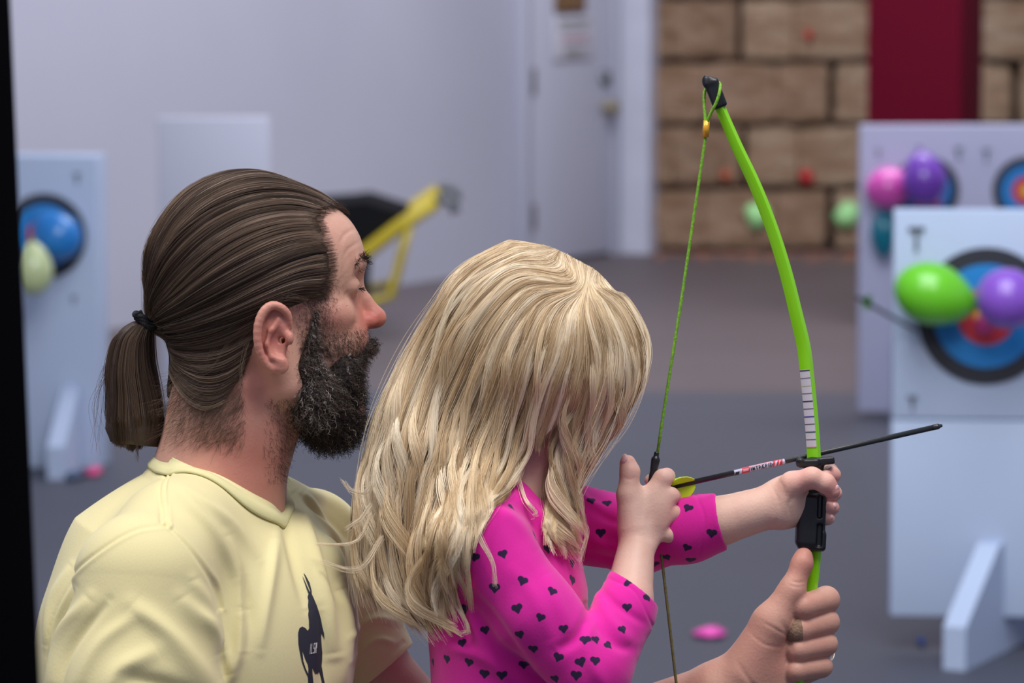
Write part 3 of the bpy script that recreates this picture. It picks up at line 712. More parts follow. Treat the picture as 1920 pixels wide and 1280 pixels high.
FO = [ # polyline, height, half width, side
    # near sleeve: long drag folds from the armpit up to the shoulder and down the back edge
    ([(445, 1290), (400, 1215), (350, 1150), (290, 1100)], 7, 20), ([(452, 1240), (420, 1160), (375, 1090)], 6, 16), ([(440, 1200), (420, 1120), (395, 1060)], 5, 12),
    ([(430, 1285), (360, 1245), (280, 1225)], -6, 18), ([(130, 1290), (150, 1180), (215, 1090)], 7, 15), ([(150, 1290), (175, 1190), (250, 1095)], -5, 11), ([(112, 1270), (128, 1160), (180, 1075)], -6, 10),
    ([(240, 1290), (270, 1220), (340, 1180)], 5, 20), ([(180, 1280), (230, 1180), (300, 1120)], 4, 16), ([(100, 1200), (112, 1120), (150, 1050)], 4, 10),
    # armhole and chest
    ([(475, 1120), (470, 1180), (445, 1270)], 7, 14), ([(470, 1060), (485, 1130), (478, 1200)], -5, 12), ([(440, 990), (462, 1060), (470, 1130)], 5, 12),
    ([(345, 900), (420, 980), (462, 1070)], 4, 12), ([(360, 900), (440, 960), (500, 1040)], 3, 10), ([(528, 1000), (520, 1080), (505, 1200)], 4, 12),
    ([(535, 930), (580, 1010), (612, 1110), (630, 1220)], 7, 12), ([(545, 925), (600, 985), (645, 1080)], 7, 11), ([(560, 935), (620, 985), (665, 1050)], -6, 9), ([(530, 950), (560, 1040), (585, 1130)], -5, 11),
    ([(560, 925), (625, 965), (680, 1030)], 6, 9), ([(640, 1100), (650, 1180), (640, 1290)], 7, 14), ([(610, 1130), (618, 1200), (612, 1290)], -4, 12), ([(660, 1190), (700, 1175), (752, 1190)], 3, 10), ([(665, 1235), (700, 1215), (735, 1225)], 3, 9)]
for pl, a, w_ in FO: fold(V, N, [P(*q)[:2] for q in pl], a * 2.3, w_ * .82, zlim=420)
N = vnormals(V, Q)
SE = [[(345, 966), (290, 975), (230, 1010), (170, 1060), (125, 1130), (108, 1200), (112, 1290)],       # armhole at the back
      [(345, 966), (385, 1005), (420, 1060), (436, 1120)],                       # armhole at the front
      [(330, 868), (332, 910), (345, 966)], [(321, 868), (322, 912), (336, 960)]]
for pl in SE:
    fold(V, N, [P(*q)[:2] for q in pl], -4.2, 3.6, zlim=460, taper=False); fold(V, N, [(P(*q)[0] + 6, P(*q)[1] + 3) for q in pl], 1.8, 4, zlim=460, taper=False)
hem = [(690, 1285), (728, 1246), (768, 1212)]
for off in (14, 19): fold(V, N, [(P(*q, 290)[0] - off * .63, P(*q, 290)[1] - off * .78) for q in hem], -1.6, 2.6, zlim=-100 if False else 420, taper=False)
def cloth_mat(name, c1, c2, sc=900, heather=6, bumpd=.0004):
    m = mat(name, srgb(*c1), .85, noise=(heather, srgb(*c2), .3), spec=.2); nt = m.node_tree; b = nt.nodes['Principled BSDF']
    b.inputs['Sheen Weight'].default_value = .25; b.inputs['Sheen Roughness'].default_value = .5
    tc = nt.nodes.new('ShaderNodeTexCoord'); n = nt.nodes.new('ShaderNodeTexNoise'); n.inputs['Scale'].default_value = sc; n.inputs['Detail'].default_value = 2
    mp = nt.nodes.new('ShaderNodeMapping'); mp.inputs['Scale'].default_value = (1, 1, .35)
    nt.links.new(tc.outputs['Object'], mp.inputs['Vector']); nt.links.new(mp.outputs[0], n.inputs['Vector'])
    bp = nt.nodes.new('ShaderNodeBump'); bp.inputs['Strength'].default_value = .5; bp.inputs['Distance'].default_value = bumpd
    nt.links.new(n.outputs['Fac'], bp.inputs['Height']); nt.links.new(bp.outputs['Normal'], b.inputs['Normal']); return m
shirt_m = cloth_mat('yellow_jersey', (232, 223, 172), (224, 214, 160))
shirt = mobj('shirt', L2W(V), Q, shirt_m, man)
shirt_bvh = bvh(V, Q)
# ribbed collar: a band laid round the neck
inner = [(306, 842, 0), (318, 848, -62), (352, 864, -106), (402, 890, -128), (452, 922, -118), (490, 948, -84), (514, 961, -46), (522, 958, -5), (522, 938, 50), (490, 905, 104), (430, 872, 124), (360, 850, 100), (318, 842, 58)]
inner = np.array([(p[0], p[1], p[2]) for p in inner], float); cen = np.array([420., 930, 0])
def ringspl(r, n): r = np.asarray(r); q = np.vstack([r[-2:], r, r[:3]]); s = spline(q, (len(q) - 1) * 20 + 1); a = 2 * 20; return s[a:a + len(r) * 20:max(1, len(r) * 20 // n)]
ri = ringspl(inner, 130); VV = []; nr = len(ri); FFc = []
prof = [(0, -3), (2, 3), (12, 4.5), (26, 4.5), (37, 3.5), (40, -1)]
for j, (dr_, up_) in enumerate(prof):
    for p in ri:
        rad_ = p - cen; rad_[1] = 0; rad_ /= np.linalg.norm(rad_); kf = .62 if p[0] < 480 else max(.1, .62 - (p[0] - 480) / 90); o_ = p + rad_ * dr_ * kf + np.array([0, 1, 0]) * dr_ * math.sqrt(1 - kf * kf)
        VV.append(o_)
VV = np.array(VV).reshape(len(prof), nr, 3)
for j, (dr_, up_) in enumerate(prof):
    for i in range(nr):
        p = VV[j, i]; hit = shirt_bvh.find_nearest(Vector(p))
        if hit[0] is not None:
            sp0 = np.array(hit[0]); n0 = np.array(hit[1]); n0 = n0 if n0 @ (p - cen + np.array([0, -40, 0])) > 0 else -n0
            wgt = min(1, dr_ / 14.0); tgt = sp0 + n0 * max(up_, 0.5); VV[j, i] = p * (1 - wgt) + tgt * wgt
for j in range(len(prof)):
    for _ in range(3): VV[j] = (np.roll(VV[j], 1, 0) + 2 * VV[j] + np.roll(VV[j], -1, 0)) / 4
FFc = [(j * nr + i, j * nr + (i + 1) % nr, (j + 1) * nr + (i + 1) % nr, (j + 1) * nr + i) for j in range(len(prof) - 1) for i in range(nr)]
collar = mobj('collar', L2W(VV.reshape(-1, 3)), FFc, cloth_mat('yellow_rib', (226, 221, 168), (218, 213, 158)), shirt)
md = collar.modifiers.new('thick', 'SOLIDIFY'); md.thickness = 4 * UNIT; md.offset = -1
# printed long-horned animal on the chest, laid on the cloth
def print_on(bvh_, polys, name, m, parent, lift=1.2):
    import mathutils
    Vs = []; Fs = []
    for poly in polys:
        sub = []
        for i in range(len(poly)):
            a = np.array(poly[i], float); b = np.array(poly[(i + 1) % len(poly)], float); n = max(1, int(np.hypot(*(b - a)) / 3))
            for k in range(n): sub.append(a + (b - a) * k / n)
        sub = np.array(sub); lo = sub.min(0); hi = sub.max(0)
        g = [(x, y) for x in np.arange(lo[0], hi[0], 3) for y in np.arange(lo[1], hi[1], 3)]
        if g:
            g = np.array(g); d, _, _ = polydist(g, np.vstack([sub, sub[:1]])); ins = np.zeros(len(g), bool)
            for i in range(len(sub)):
                a, b = sub[i], sub[(i + 1) % len(sub)]; c = (a[1] > g[:, 1]) != (b[1] > g[:, 1])
                ins ^= c & (g[:, 0] < (b[0] - a[0]) * (g[:, 1] - a[1]) / ((b[1] - a[1]) if b[1] != a[1] else 1e-9) + a[0])
            g = g[ins & (d > 1.2)]
        allp = np.vstack([sub, g]) if len(g) else sub
        r = mathutils.geometry.delaunay_2d_cdt([Vector(q) for q in allp], [], [list(range(len(sub)))], 1, 1e-4)
        base = len(Vs); ok = []
        for q in r[0]:
            pt = P(q.x, q.y, 0); h = bvh_.ray_cast(Vector((pt[0], pt[1], -900)), Vector((0, 0, 1)))
            if h[0] is None: h = bvh_.find_nearest(Vector((pt[0], pt[1], -100)))
            hp = h[0]; pt = P(q.x, q.y, hp.z); h = bvh_.ray_cast(Vector((pt[0], pt[1], -900)), Vector((0, 0, 1)));
            if h[0] is None: h = bvh_.find_nearest(Vector((pt[0], pt[1], hp.z)))
            nn = h[1] if h[1].z < 0 else -h[1]; Vs.append(np.array(h[0]) + np.array(nn) * lift)
        Fs += [tuple(base + i for i in f) for f in r[2]]
    return mobj(name, L2W(np.array(Vs)), Fs, m, parent)
def zc1(l): return [(520 + x / 5.82, 1060 + y / 5.82) for x, y in l]
goat = zc1([(268, 118), (290, 160), (318, 230), (348, 296), (352, 280), (318, 190), (286, 100), (284, 85), (312, 130), (345, 195), (366, 280), (368, 318), (392, 372), (420, 440), (446, 520), (468, 600), (484, 680), (506, 740), (512, 808), (494, 780), (466, 745),
            (468, 850), (478, 960), (476, 1040), (470, 1110), (486, 1180), (498, 1240), (510, 1290), (480, 1290), (462, 1215), (442, 1150), (438, 1185), (408, 1185), (385, 1140), (372, 1110), (376, 1190), (386, 1290), (332, 1290), (328, 1215), (296, 1150), (262, 1060), (240, 960), (222, 860), (218, 740), (232, 690), (262, 672), (296, 690), (322, 718), (338, 690),
            (336, 600), (326, 540), (332, 500), (324, 440), (330, 390), (322, 345), (334, 315), (310, 250), (288, 180)])
tailgap = zc1([(262, 950), (290, 1030), (316, 1085), (326, 1130), (324, 1185), (298, 1130), (272, 1050)])
pm = mat('print_ink', srgb(40, 42, 58), .8)
print_on(shirt_bvh, [goat], 'animal_print', pm, shirt)
print_on(shirt_bvh, [tailgap], 'print_gap', shirt_m, shirt, 2.0)
L4 = {'I': [[(0, 0), (1, 0), (1, 8), (0, 8)]], 'L': [[(0, 0), (1, 0), (1, 7), (3.2, 7), (3.2, 8), (0, 8)]],
      'S': [[(0, 0), (3, 0), (3, 1), (1, 1), (1, 3.5), (3, 3.5), (3, 8), (0, 8), (0, 7), (2, 7), (2, 4.5), (0, 4.5)]],
      'R': [[(0, 0), (3, 0), (3, 4.3), (2.2, 4.5), (3, 8), (2, 8), (1.2, 4.5), (1, 4.5), (1, 8), (0, 8)]]}
wh = mat('print_white', srgb(205, 205, 205), .8)
px_ = 338; tx = []
for ch, wd2 in (('I', 12), ('L', 24), ('S', 20), ('R', 20)):
    for pl in L4[ch]:
        tx.append(zc1([(px_ + x * 5.2 + (100 - y * 12) * .10, 862 + y * 14 - (px_ - 338) * .22 - x * 1.0) for x, y in pl]))
    px_ += wd2
print_on(shirt_bvh, tx, 'print_letters', wh, shirt, 2.4)
# ---------------- jeans and shoes, below the picture
jm = cloth_mat('denim', (48, 58, 84), (40, 48, 72))
jeans = grp([('u', 0, ell((380, 1960, 0), (250, 190, 280))), ('u', 60, chain([(420, 2010, -150), (900, 2180, -200), (820, 3030, -210)], [170, 125, 80], 50)),
             ('u', 60, chain([(380, 2010, 150), (420, 2900, 170), (-260, 3060, 170)], [170, 112, 82], 50))])
V, Q = mesh_sdf(jeans, 13); mobj('jeans', L2W(V), Q, jm, man)
for sx, yy, zz in ((850, 3150, -210), (-400, 3110, 170)):
    V, Q = mesh_sdf(grp([('u', 0, chain([(sx - 20, yy, zz), (sx + 180, yy + 30, zz)], [85, 55], 20)), ('u', 30, rbox((sx + 70, yy + 68, zz), (190, 22, 62), 16))]), 9); mobj('shoe', L2W(V), Q, mat('shoe_grey', srgb(70, 70, 76), .7), man)
# ---------------- wedding ring and bandage
zc_ = P(1543, 1216, BZ + 20); ax_ = np.array([.65, -.25, -.72]); ax_ /= np.linalg.norm(ax_)
u_ = np.cross(ax_, [0, 1, 0]); u_ /= np.linalg.norm(u_); v_ = np.cross(ax_, u_)
V, F = tube([zc_ + 28.3 * (u_ * math.cos(a) + v_ * math.sin(a)) for a in np.linspace(0, 2 * PI, 49)[:-1]], [(4.2, 1.8)] * 48, 10, closed=True, up=tuple(ax_))
mobj('ring', L2W(np.array([list(q) for q in V])), F, mat('silver', srgb(236, 230, 216), .35, metal=.6), man)
V, Q = mesh_sdf(grp([('u', 0, chain(PP([(1505, 1177, BZ - 29), (1495, 1181, BZ - 35)]), [24.5, 24.3], 2)), ('u', 4, chain(PP([(1494, 1181, BZ - 33), (1484, 1184, BZ - 10)]), [24.3, 22.5], 2)),
      ('s', 1, plane_cut(P(1501, 1178, BZ - 30), (1, -.1, .1), 60))]), 2.2)
mobj('bandage', L2W(V), Q, mat('brown_bandage', srgb(160, 130, 108), .9, noise=(260, srgb(120, 94, 74), .2), bump=(500, 1, .001)), man)
# ---------------- the man's hair: combed back from the hairline into a ponytail
brown = hair_material('brown_hair', srgb(42, 32, 27), srgb(84, 67, 55), srgb(138, 117, 100), .45, srgb(185, 175, 165))
brown_base = mat('brown_hair_mass', srgb(52, 40, 34), .55, noise=(60, srgb(74, 58, 48), .3), bump=(150, .6, .002))
TIE = np.array([276., 604, 0])
GM = [[(648, 383), (600, 345), (520, 325), (440, 331), (362, 369), (307, 440), (280, 525), (272, 590)],
      [(642, 388), (585, 362), (505, 350), (425, 368), (355, 415), (308, 485), (284, 550), (274, 595)],
      [(612, 396), (545, 382), (470, 392), (402, 425), (342, 478), (306, 530), (285, 572), (277, 600)],
      [(592, 412), (530, 415), (462, 437), (395, 480), (338, 533), (304, 570), (284, 592), (278, 603)],
      [(606, 448), (548, 455), (482, 482), (412, 520), (352, 560), (308, 585), (286, 600), (279, 606)],
      [(620, 485), (560, 498), (492, 528), (422, 562), (362, 585), (312, 600), (288, 606), (280, 608)],
      [(618, 520), (556, 528), (492, 552), (424, 580), (366, 598), (318, 608), (290, 612), (281, 610)],
      [(600, 555), (548, 552), (490, 570), (430, 592), (372, 610), (322, 617), (292, 616), (282, 612)],
      [(540, 578), (500, 582), (460, 605), (410, 630), (358, 640), (318, 632), (294, 622), (283, 614)],
      [(490, 625), (455, 655), (412, 680), (368, 680), (330, 660), (306, 638), (292, 626), (284, 616)],
      [(462, 690), (425, 720), (385, 725), (350, 702), (325, 672), (306, 645), (293, 630), (285, 618)],
      [(420, 760), (390, 765), (362, 748), (340, 718), (322, 682), (305, 652), (293, 634), (285, 619)]]
cran = xf(grp([('u', 0, ell((462, 507, 0), (180, 168, 148))), ('u', 40, ell((582, 494, 0), (104, 118, 114))), ('u', 40, ell((560, 640, 0), (90, 115, 100))),
     ('u', 45, chain([(452, 660, 0), (436, 790, 0)], [112, 118], 30))]), YR, YC)
cv, cq = mesh_sdf(cran, 9); cran_bvh = bvh(cv, cq)
def lay_on(b, x, y, side, off):
    """place a point seen at (x, y) on the head, on the lens side (side=-1) or the far side"""
    o_ = Vector((x, y, side * 700)); h = b.ray_cast(o_, Vector((0, 0, -side)))
    if h[0] is None: h = b.find_nearest(Vector((x, y, 0)))
    p = h[0]; n = h[1]; c = Vector((470, 560, 0));
    if n.dot(p - c) < 0: n = -n
    return np.array(p + n * off)
K = 26; GV = 48
def side_grid(side):
    g2 = np.array([spline(np.array(g, float), K) for g in GM])
    g2 = lerp_guides(np.concatenate([g2, np.zeros(g2.shape[:2] + (1,))], 2), np.linspace(0, 1, GV))
    out = np.zeros((GV, K, 3))
    for i in range(GV):
        for k in range(K):
            x, y = g2[i, k, 0], g2[i, k, 1]
            off = 7 + 9 * math.sin(PI * min(1, k / (K - 1) * 1.1)) * (1 - .5 * i / GV)
            xx = x if side < 0 else x - 0.25 * 110
            q = lay_on(cran_bvh, P(xx, y, side * 80)[0] if i > 1 else x, y, side, off)
            t = max(0, (k / (K - 1) - .72) / .28); t = t * t * (3 - 2 * t)
            tq = np.array([x, y, side * (4 + 16 * i / GV * (1 - t))]); out[i, k] = q * (1 - t) + tq * t
    for _ in range(2): out[1:-1, 1:-1] = (out[1:-1, 1:-1] * 2 + out[:-2, 1:-1] + out[2:, 1:-1] + out[1:-1, :-2] + out[1:-1, 2:]) / 6
    return out
def grid_faces(a, b, off=0, flip=False):
    F = [(off + i * b + k, off + i * b + k + 1, off + (i + 1) * b + k + 1, off + (i + 1) * b + k) for i in range(a - 1) for k in range(b - 1)]
    return [f[::-1] for f in F] if flip else F
SG = {s: side_grid(s) for s in (-1, 1)}
ctr = np.array([460., 540, 0])
base = [g + (ctr - g) * 0.035 for g in (SG[-1], SG[1])]
# top seam: both sides share the ridge row
base[1][0] = base[0][0]; SG[1][0] = SG[-1][0]
VB = np.concatenate([base[0].reshape(-1, 3), base[1].reshape(-1, 3)])
hair_o = mobj('hair', L2W(VB), grid_faces(GV, K) + grid_faces(GV, K, GV * K, True), brown_base, man)
def sample_grid(Gd, v, u0, k):
    """v across, start u0 along; k points"""
    gl = lerp_guides(Gd, v); n = len(v); out = np.zeros((n, k, 3)); t = np.linspace(0, 1, k)[None, :] * (1 - u0[:, None]) + u0[:, None]
    f = t * (Gd.shape[1] - 1); i = np.minimum(f.astype(int), Gd.shape[1] - 2); f = (f - i)[..., None]; r = np.arange(n)[:, None]
    return gl[r, i] * (1 - f) + gl[r, i + 1] * f
def combed(side, n, seed):
    r = np.random.RandomState(seed); nc = 230; cl = r.rand(nc); cu = np.where(r.rand(nc) < .55, r.rand(nc) * .02, r.rand(nc) * .6); ctint = r.rand(nc); lift = r.rand(nc) * 6
    c = r.randint(0, nc, n); v = np.clip(cl[c] + r.randn(n) * .007, 0, 1); u0 = np.clip(cu[c] + np.abs(r.randn(n)) * .02, 0, .75)
    pts = sample_grid(SG[side], v, u0, 22); t = np.linspace(0, 1, 22)[None, :, None]
    clp = sample_grid(SG[side], cl[c], u0, 22)
    pts = pts + (clp - pts) * .35 * np.sin(PI * t) ** .5
    out = pts - ctr; nrm = out / np.linalg.norm(out, axis=2, keepdims=True); nrm[:, :, 2] += side * .3
    sh = np.sin(PI * np.clip(t, 0, 1)) ** .7
    pts = pts + nrm * sh * (lift[c] + r.rand(n) * 3 - 1)[:, None, None]
    ph = r.rand(nc) * 6; am = r.rand(nc) * 4
    pts[:, :, 1] += (np.sin(t[:, :, 0] * 7 + ph[c][:, None]) * am[c][:, None]) * np.sin(PI * t[:, :, 0])
    pts += r.randn(n, 1, 3) * 1.0 * sh
    tint = .18 + .55 * ctint[c] ** 1.3 + r.randn(n) * .12 + .15 * (1 - v)
    return pts, tint
pa, ta = combed(-1, 11000, 1); pb_, tb = combed(1, 5000, 2)
strands('hair_strands', np.concatenate([pa, pb_]), np.concatenate([ta, tb]), .42, brown, hair_o)
# loose wisps over the ear, nape fuzz and flyaways
r = np.random.RandomState(5); W_ = []; T_ = []; k = 14
for i in range(1500):       # nape and temple fuzz
    x = r.uniform(330, 470); y = r.uniform(690, 830)
    if x < 320 + (y - 690) * .05: continue
    p0 = lay_on(cran_bvh, x, y, -1, 1); d = np.array([-.6 + r.randn() * .4, .8 + r.randn() * .3, -.15]); l = r.uniform(18, 60) * (1 - (y - 690) / 260); t = np.linspace(0, 1, k)[:, None]
    W_.append(p0 + d * l * t + np.array([-.4, -.1, 0]) * l * t ** 2 * r.uniform(-1, 1.4) + np.array([0, 0, -3]) * np.sin(PI * t)); T_.append(.35 + r.rand() * .5)
for i in range(700):       # fine short hairs along the hairline
    v = r.rand() * .66; g = sample_grid(SG[-1], np.array([v]), np.array([0.0]), K)[0]; t = np.linspace(0, 1, k)[:, None]; d = g[3] - g[0]; d /= np.linalg.norm(d)
    p0 = g[0] - d * r.uniform(0, 16) + np.array([0, r.randn() * 3, 3]); W_.append(p0 + d * (t * r.uniform(20, 45)) + np.array([0, 0, -4]) * np.sin(PI * t)); T_.append(.2 + r.rand() * .4)
for i in range(130):       # flyaways over the crown and back
    v = r.rand() ** 1.5 * .8; g = sample_grid(SG[-1], np.array([v]), np.array([r.rand() * .6]), k)[0]; g = g[: k]; o_ = g - ctr; o_ /= np.linalg.norm(o_, axis=1)[:, None]; t = np.linspace(0, 1, k)[:, None]
    W_.append(g + o_ * (10 * r.rand() + 4) * np.sin(PI * t * r.uniform(.6, 1)) + r.randn(1, 3) * 2); T_.append(.6 + r.rand() * .4)
for (a, b, c, e) in (((560, 556), (530, 560), (500, 580), (455, 640)), ((575, 560), (540, 552), (505, 566), (470, 580)), ((480, 592), (440, 640), (412, 690), (392, 700)), ((500, 580), (450, 600), (420, 640), (400, 690)), ((470, 640), (462, 690), (458, 720), (450, 760))):
    for j in range(10):
        s = spline(np.array([a, b, c, e], float) + r.randn(4, 2) * 2.5, k); W_.append(np.array([lay_on(cran_bvh, q[0], q[1], -1, 16) for q in s]) + r.randn(1, 3)); T_.append(.5 + .5 * r.rand())
strands('loose_hair', np.array(W_), np.array(T_), .2, brown, hair_o)
# ponytail
PC = spline([(273, 604, 0), (262, 618, 0), (250, 645, 0), (246, 700, 0), (252, 762, 0), (254, 812, 0), (250, 850, 0)], 26)
PW = np.interp(np.linspace(0, 1, 26), [0, .12, .3, .55, .8, 1], [7, 24, 40, 54, 62, 44])
def pony(n, seed, inner=0.0):
    r = np.random.RandomState(seed); nc = 70; ca = r.rand(nc) * 2 * PI; cr = np.sqrt(r.rand(nc)) * .95; ct = r.rand(nc); c = r.randint(0, nc, n)
    a = ca[c] + r.randn(n) * .10; rr = np.clip(cr[c] + r.randn(n) * .06, 0, 1.05); kk = 26; t = np.linspace(0, 1, kk)
    X = PC[None, :, 0] + np.cos(a)[:, None] * rr[:, None] * PW[None, :] * (1 - .0 * t) + (np.sin(t * 5 + ca[c][:, None] * 3) * 4 * t)
    Z = np.sin(a)[:, None] * rr[:, None] * PW[None, :] * .85
    ln = 1 - .06 * r.rand(n) - .08 * np.abs(np.cos(a)) * rr - .05 * ct[c] * 1.2
    Y = PC[0, 1] + (PC[None, :, 1] - PC[0, 1]) * (ln[:, None])
    pts = np.stack([X, Y, Z], 2); pts[:, :, :] += r.randn(n, 1, 3) * .8
    return pts, .15 + .5 * ct[c] + r.randn(n) * .1 + .12 * (np.cos(a) < 0)
V, F = tube([PC[i] for i in range(1, 24)], [(max(w_ - 5, 3), max(w_ * .85 - 5, 3)) for w_ in PW[1:24]], 20, up=(1, 0, 0))
pt_o = mobj('ponytail', L2W(np.array([list(v) for v in V])), F, brown_base, man)
pp, tp = pony(6500, 3); strands('ponytail_strands', pp, tp, .42, brown, pt_o)
W_ = []; T_ = []
for i in range(16):        # the thin lock hanging below, and strays behind
    s = spline(np.array([(250, 760), (258, 810), (262, 840), (262 + r.randn() * 2, 862 + r.randn() * 4)], float) + r.randn(4, 2) * 1.5, k); W_.append(np.c_[s, np.full(k, -45 + r.randn() * 3)]); T_.append(.45)
for i in range(14):
    x = 205 + r.randn() * 6; s = spline(np.array([(225 + r.randn() * 4, 640), (x - 12 * r.rand(), 700), (x - 26 * r.rand() - 6, 760), (x - 30 * r.rand(), 830 + r.randn() * 14)], float), k); W_.append(np.c_[s, np.full(k, r.randn() * 20)]); T_.append(.6)
strands('stray_strands', np.array(W_), np.array(T_), .3, brown, pt_o)
tm = mat('hair_tie_black', srgb(22, 22, 27), .7, bump=(700, .8, .0008)); VV = []; FF_ = []
for j, off in enumerate((-7, 0, 7)):
    c = np.array([272 + off * .5, 602 + off * .9, 0.]) ; ax_ = np.array([.45, -.89, 0]); u_ = np.array([.89, .45, 0]); v_ = np.array([0, 0, 1.])
    V, F = tube([c + 17 * math.cos(a) * u_ + 19 * math.sin(a) * v_ + ax_ * 2 * math.sin(3 * a + j) for a in np.linspace(0, 2 * PI, 33)[:-1]], 5.5, 10, closed=True, up=(.45, -.89, 0))
    FF_ += [tuple(q + len(VV) for q in f) for f in F]; VV += [list(v) for v in V]
V, F = tube(PP([(262, 592, -14), (256, 588, -18), (263, 584, -16), (268, 594, -15)]), 4.5, 10, closed=True); FF_ += [tuple(q + len(VV) for q in f) for f in F]; VV += [list(v) for v in V]
mobj('hair_tie', L2W(np.array(VV)), FF_, tm, man)
# ---------------- beard
def beard_sdf():
    it = [('u', 0, ell((624, 730, 0), (56, 84, 84)))]
    for s in (-1, 1):
        it += [('u', 22, chain([(578, 585, s * 117), (572, 640, s * 115), (566, 690, s * 106), (580, 745, s * 88), (612, 780, s * 45), (622, 786, 0)], [5, 10, 22, 44, 46, 46], 25)),
               ('u', 14, chain([(698, 646, 0), (684, 652, s * 28), (664, 682, s * 52), (640, 712, s * 66)], [10, 12, 14, 22], 12)),
               ('u', 16, ell((628, 690, s * 62), (36, 34, 28)))]
    return xf(grp(it + [('s', 16, chain([(540, 860, 0), (470, 700, 0)], [60, 60]))]), YR, YC)
V, Q = mesh_sdf(beard_sdf(), 3.2); V = relax(V, Q, 2, .5); N = vnormals(V, Q)
V += N * (rng.randn(len(V)) * .9)[:, None]
beard_base = mat('dark_beard_mass', srgb(34, 28, 26), .75, noise=(90, srgb(54, 44, 40), .3), bump=(260, 1, .003))
bo = mobj('beard', L2W(V - N * 3), Q, beard_base, man)
beard_m = hair_material('beard_hair', srgb(26, 21, 20), srgb(60, 49, 44), srgb(112, 98, 88), .5, srgb(205, 198, 194))
def curly(P0, N0, down, L, amp, k, r, turns=2.5):
    n = len(P0); t = np.linspace(0, 1, k)[None, :, None]
    d = N0 * .55 + down + r.randn(n, 3) * .45; d /= np.linalg.norm(d, axis=1)[:, None]
    a = np.cross(d, r.randn(n, 3)); a /= np.linalg.norm(a, axis=1)[:, None] + 1e-9; b = np.cross(d, a); ph = r.rand(n, 1, 1) * 6; w_ = turns * (0.6 + r.rand(n, 1, 1)) * 2 * PI
    A = amp[:, None, None] * t ** .6
    return P0[:, None, :] + d[:, None, :] * L[:, None, None] * t + a[:, None, :] * A * (np.sin(w_ * t + ph) - np.sin(ph)) + b[:, None, :] * A * (np.cos(w_ * t + ph) - np.cos(ph))
r = np.random.RandomState(9)
pick = r.choice(len(V), 8500); P0 = V[pick] - N[pick] * 4
low = np.clip((P0[:, 1] - 620) / 160, 0, 1); L_ = 9 + 17 * low * (.5 + r.rand(len(P0))) + 4 * r.rand(len(P0)); amp = 1.3 + 2.2 * r.rand(len(P0)) * (low + .3)
down = np.stack([.35 + .1 * r.randn(len(P0)), .8 * np.ones(len(P0)), np.zeros(len(P0))], 1)
gz = np.exp(-((P0[:, 0] - 592) / 38) ** 2) * (P0[:, 1] < 790) ; tint = .1 + .45 * r.rand(len(P0)) ** 1.5 + .22 * (P0[:, 1] < 740); tint = np.where(r.rand(len(P0)) < .08 + .6 * gz, .85 + .15 * r.rand(len(P0)), tint)
strands('beard_hair', curly(P0, N[pick], down, L_, amp, 12, r), tint, .38, beard_m, bo)
# sparse stubble on cheek, neck and above the beard line: rooted on the skin
bp = []; bn = []; bt = []
for i in range(5200):
    if i % 3 == 0: x, y = r.uniform(600, 690), r.uniform(608, 668)
    elif i % 3 == 1: x, y = r.uniform(500, 590), r.uniform(745, 900)
    else: x, y = r.normal(598, 17), r.uniform(520, 660)
    if i % 3 == 1 and (x - 500) / 90 + r.rand() * .5 < .45: continue
    if i % 3 == 0 and y < 668 - (x - 600) * .15 - 48 * r.rand() ** .6: continue
    h = man_bvh.ray_cast(Vector((x, y, -700)), Vector((0, 0, 1)))
    if h[0] is None or h[0].z > 20: continue
    nn = h[1] if h[1].z < 0 else -h[1]; bp.append(list(h[0])); bn.append(list(nn)); bt.append(.9 if r.rand() < (.5 if i % 3 == 2 else .22) else .1 + .4 * r.rand())
bp = np.array(bp); bn = np.array(bn)
dn = np.tile(np.array([[.25, .9, 0]]), (len(bp), 1))
strands('stubble', curly(bp, bn * .5, dn, 6 + 7 * r.rand(len(bp)), 1.2 * np.ones(len(bp)), 8, r, 1), np.array(bt), .19, beard_m, bo)
# eyebrows, lashes
ep = []; en = []
for s in (-1, 1):
    for i in range(170):
        u = r.rand(); q = np.array([676 - 26 * u ** 1.5 + r.randn() * 2, 492 - 9 * math.sin(PI * u * .8) + 10 * u * u + r.randn() * 3.2, s * (14 + 56 * u)]); q = (q - YC) @ YR.T + YC
        h = man_bvh.find_nearest(Vector(q)); ep.append(list(h[0])); en.append([.6, -.15, s * .4])
ep = np.array(ep); en = np.array(en); d0 = np.tile([[0.05, .0, 0]], (len(ep), 1)) + np.c_[np.zeros(len(ep)), np.zeros(len(ep)), np.sign(en[:, 2]) * .5]
strands('eyebrows', curly(ep, en, d0, 9 + 6 * r.rand(len(ep)), .6 * np.ones(len(ep)), 8, r, .5), .1 + .4 * r.rand(len(ep)), .42, beard_m, mb)
ev = []
for s in (-1, 1):
    bm = bmesh.new(); c = (np.array([640, 538, s * 56.]) - YC) @ YR.T + YC
    V, Q = mesh_sdf(ell(c, (27, 22, 26)), 4); e = mobj('eye', L2W(V), Q, mat('eye_white', srgb(215, 205, 200), .2), man)
ep = []
for s in (-1, 1):
    for i in range(28):
        q = np.array([667, 541, s * (44 + 30 * r.rand())]); ep.append((q - YC) @ YR.T + YC)
ep = np.array(ep); strands('eyelashes', curly(ep, np.tile([[.9, 0, 0]], (len(ep), 1)), np.tile([[.5, .15, 0]], (len(ep), 1)), 10 + 4 * r.rand(len(ep)), .3 * np.ones(len(ep)), 6, r, .3), .2 * np.ones(len(ep)), .35, beard_m, mb)
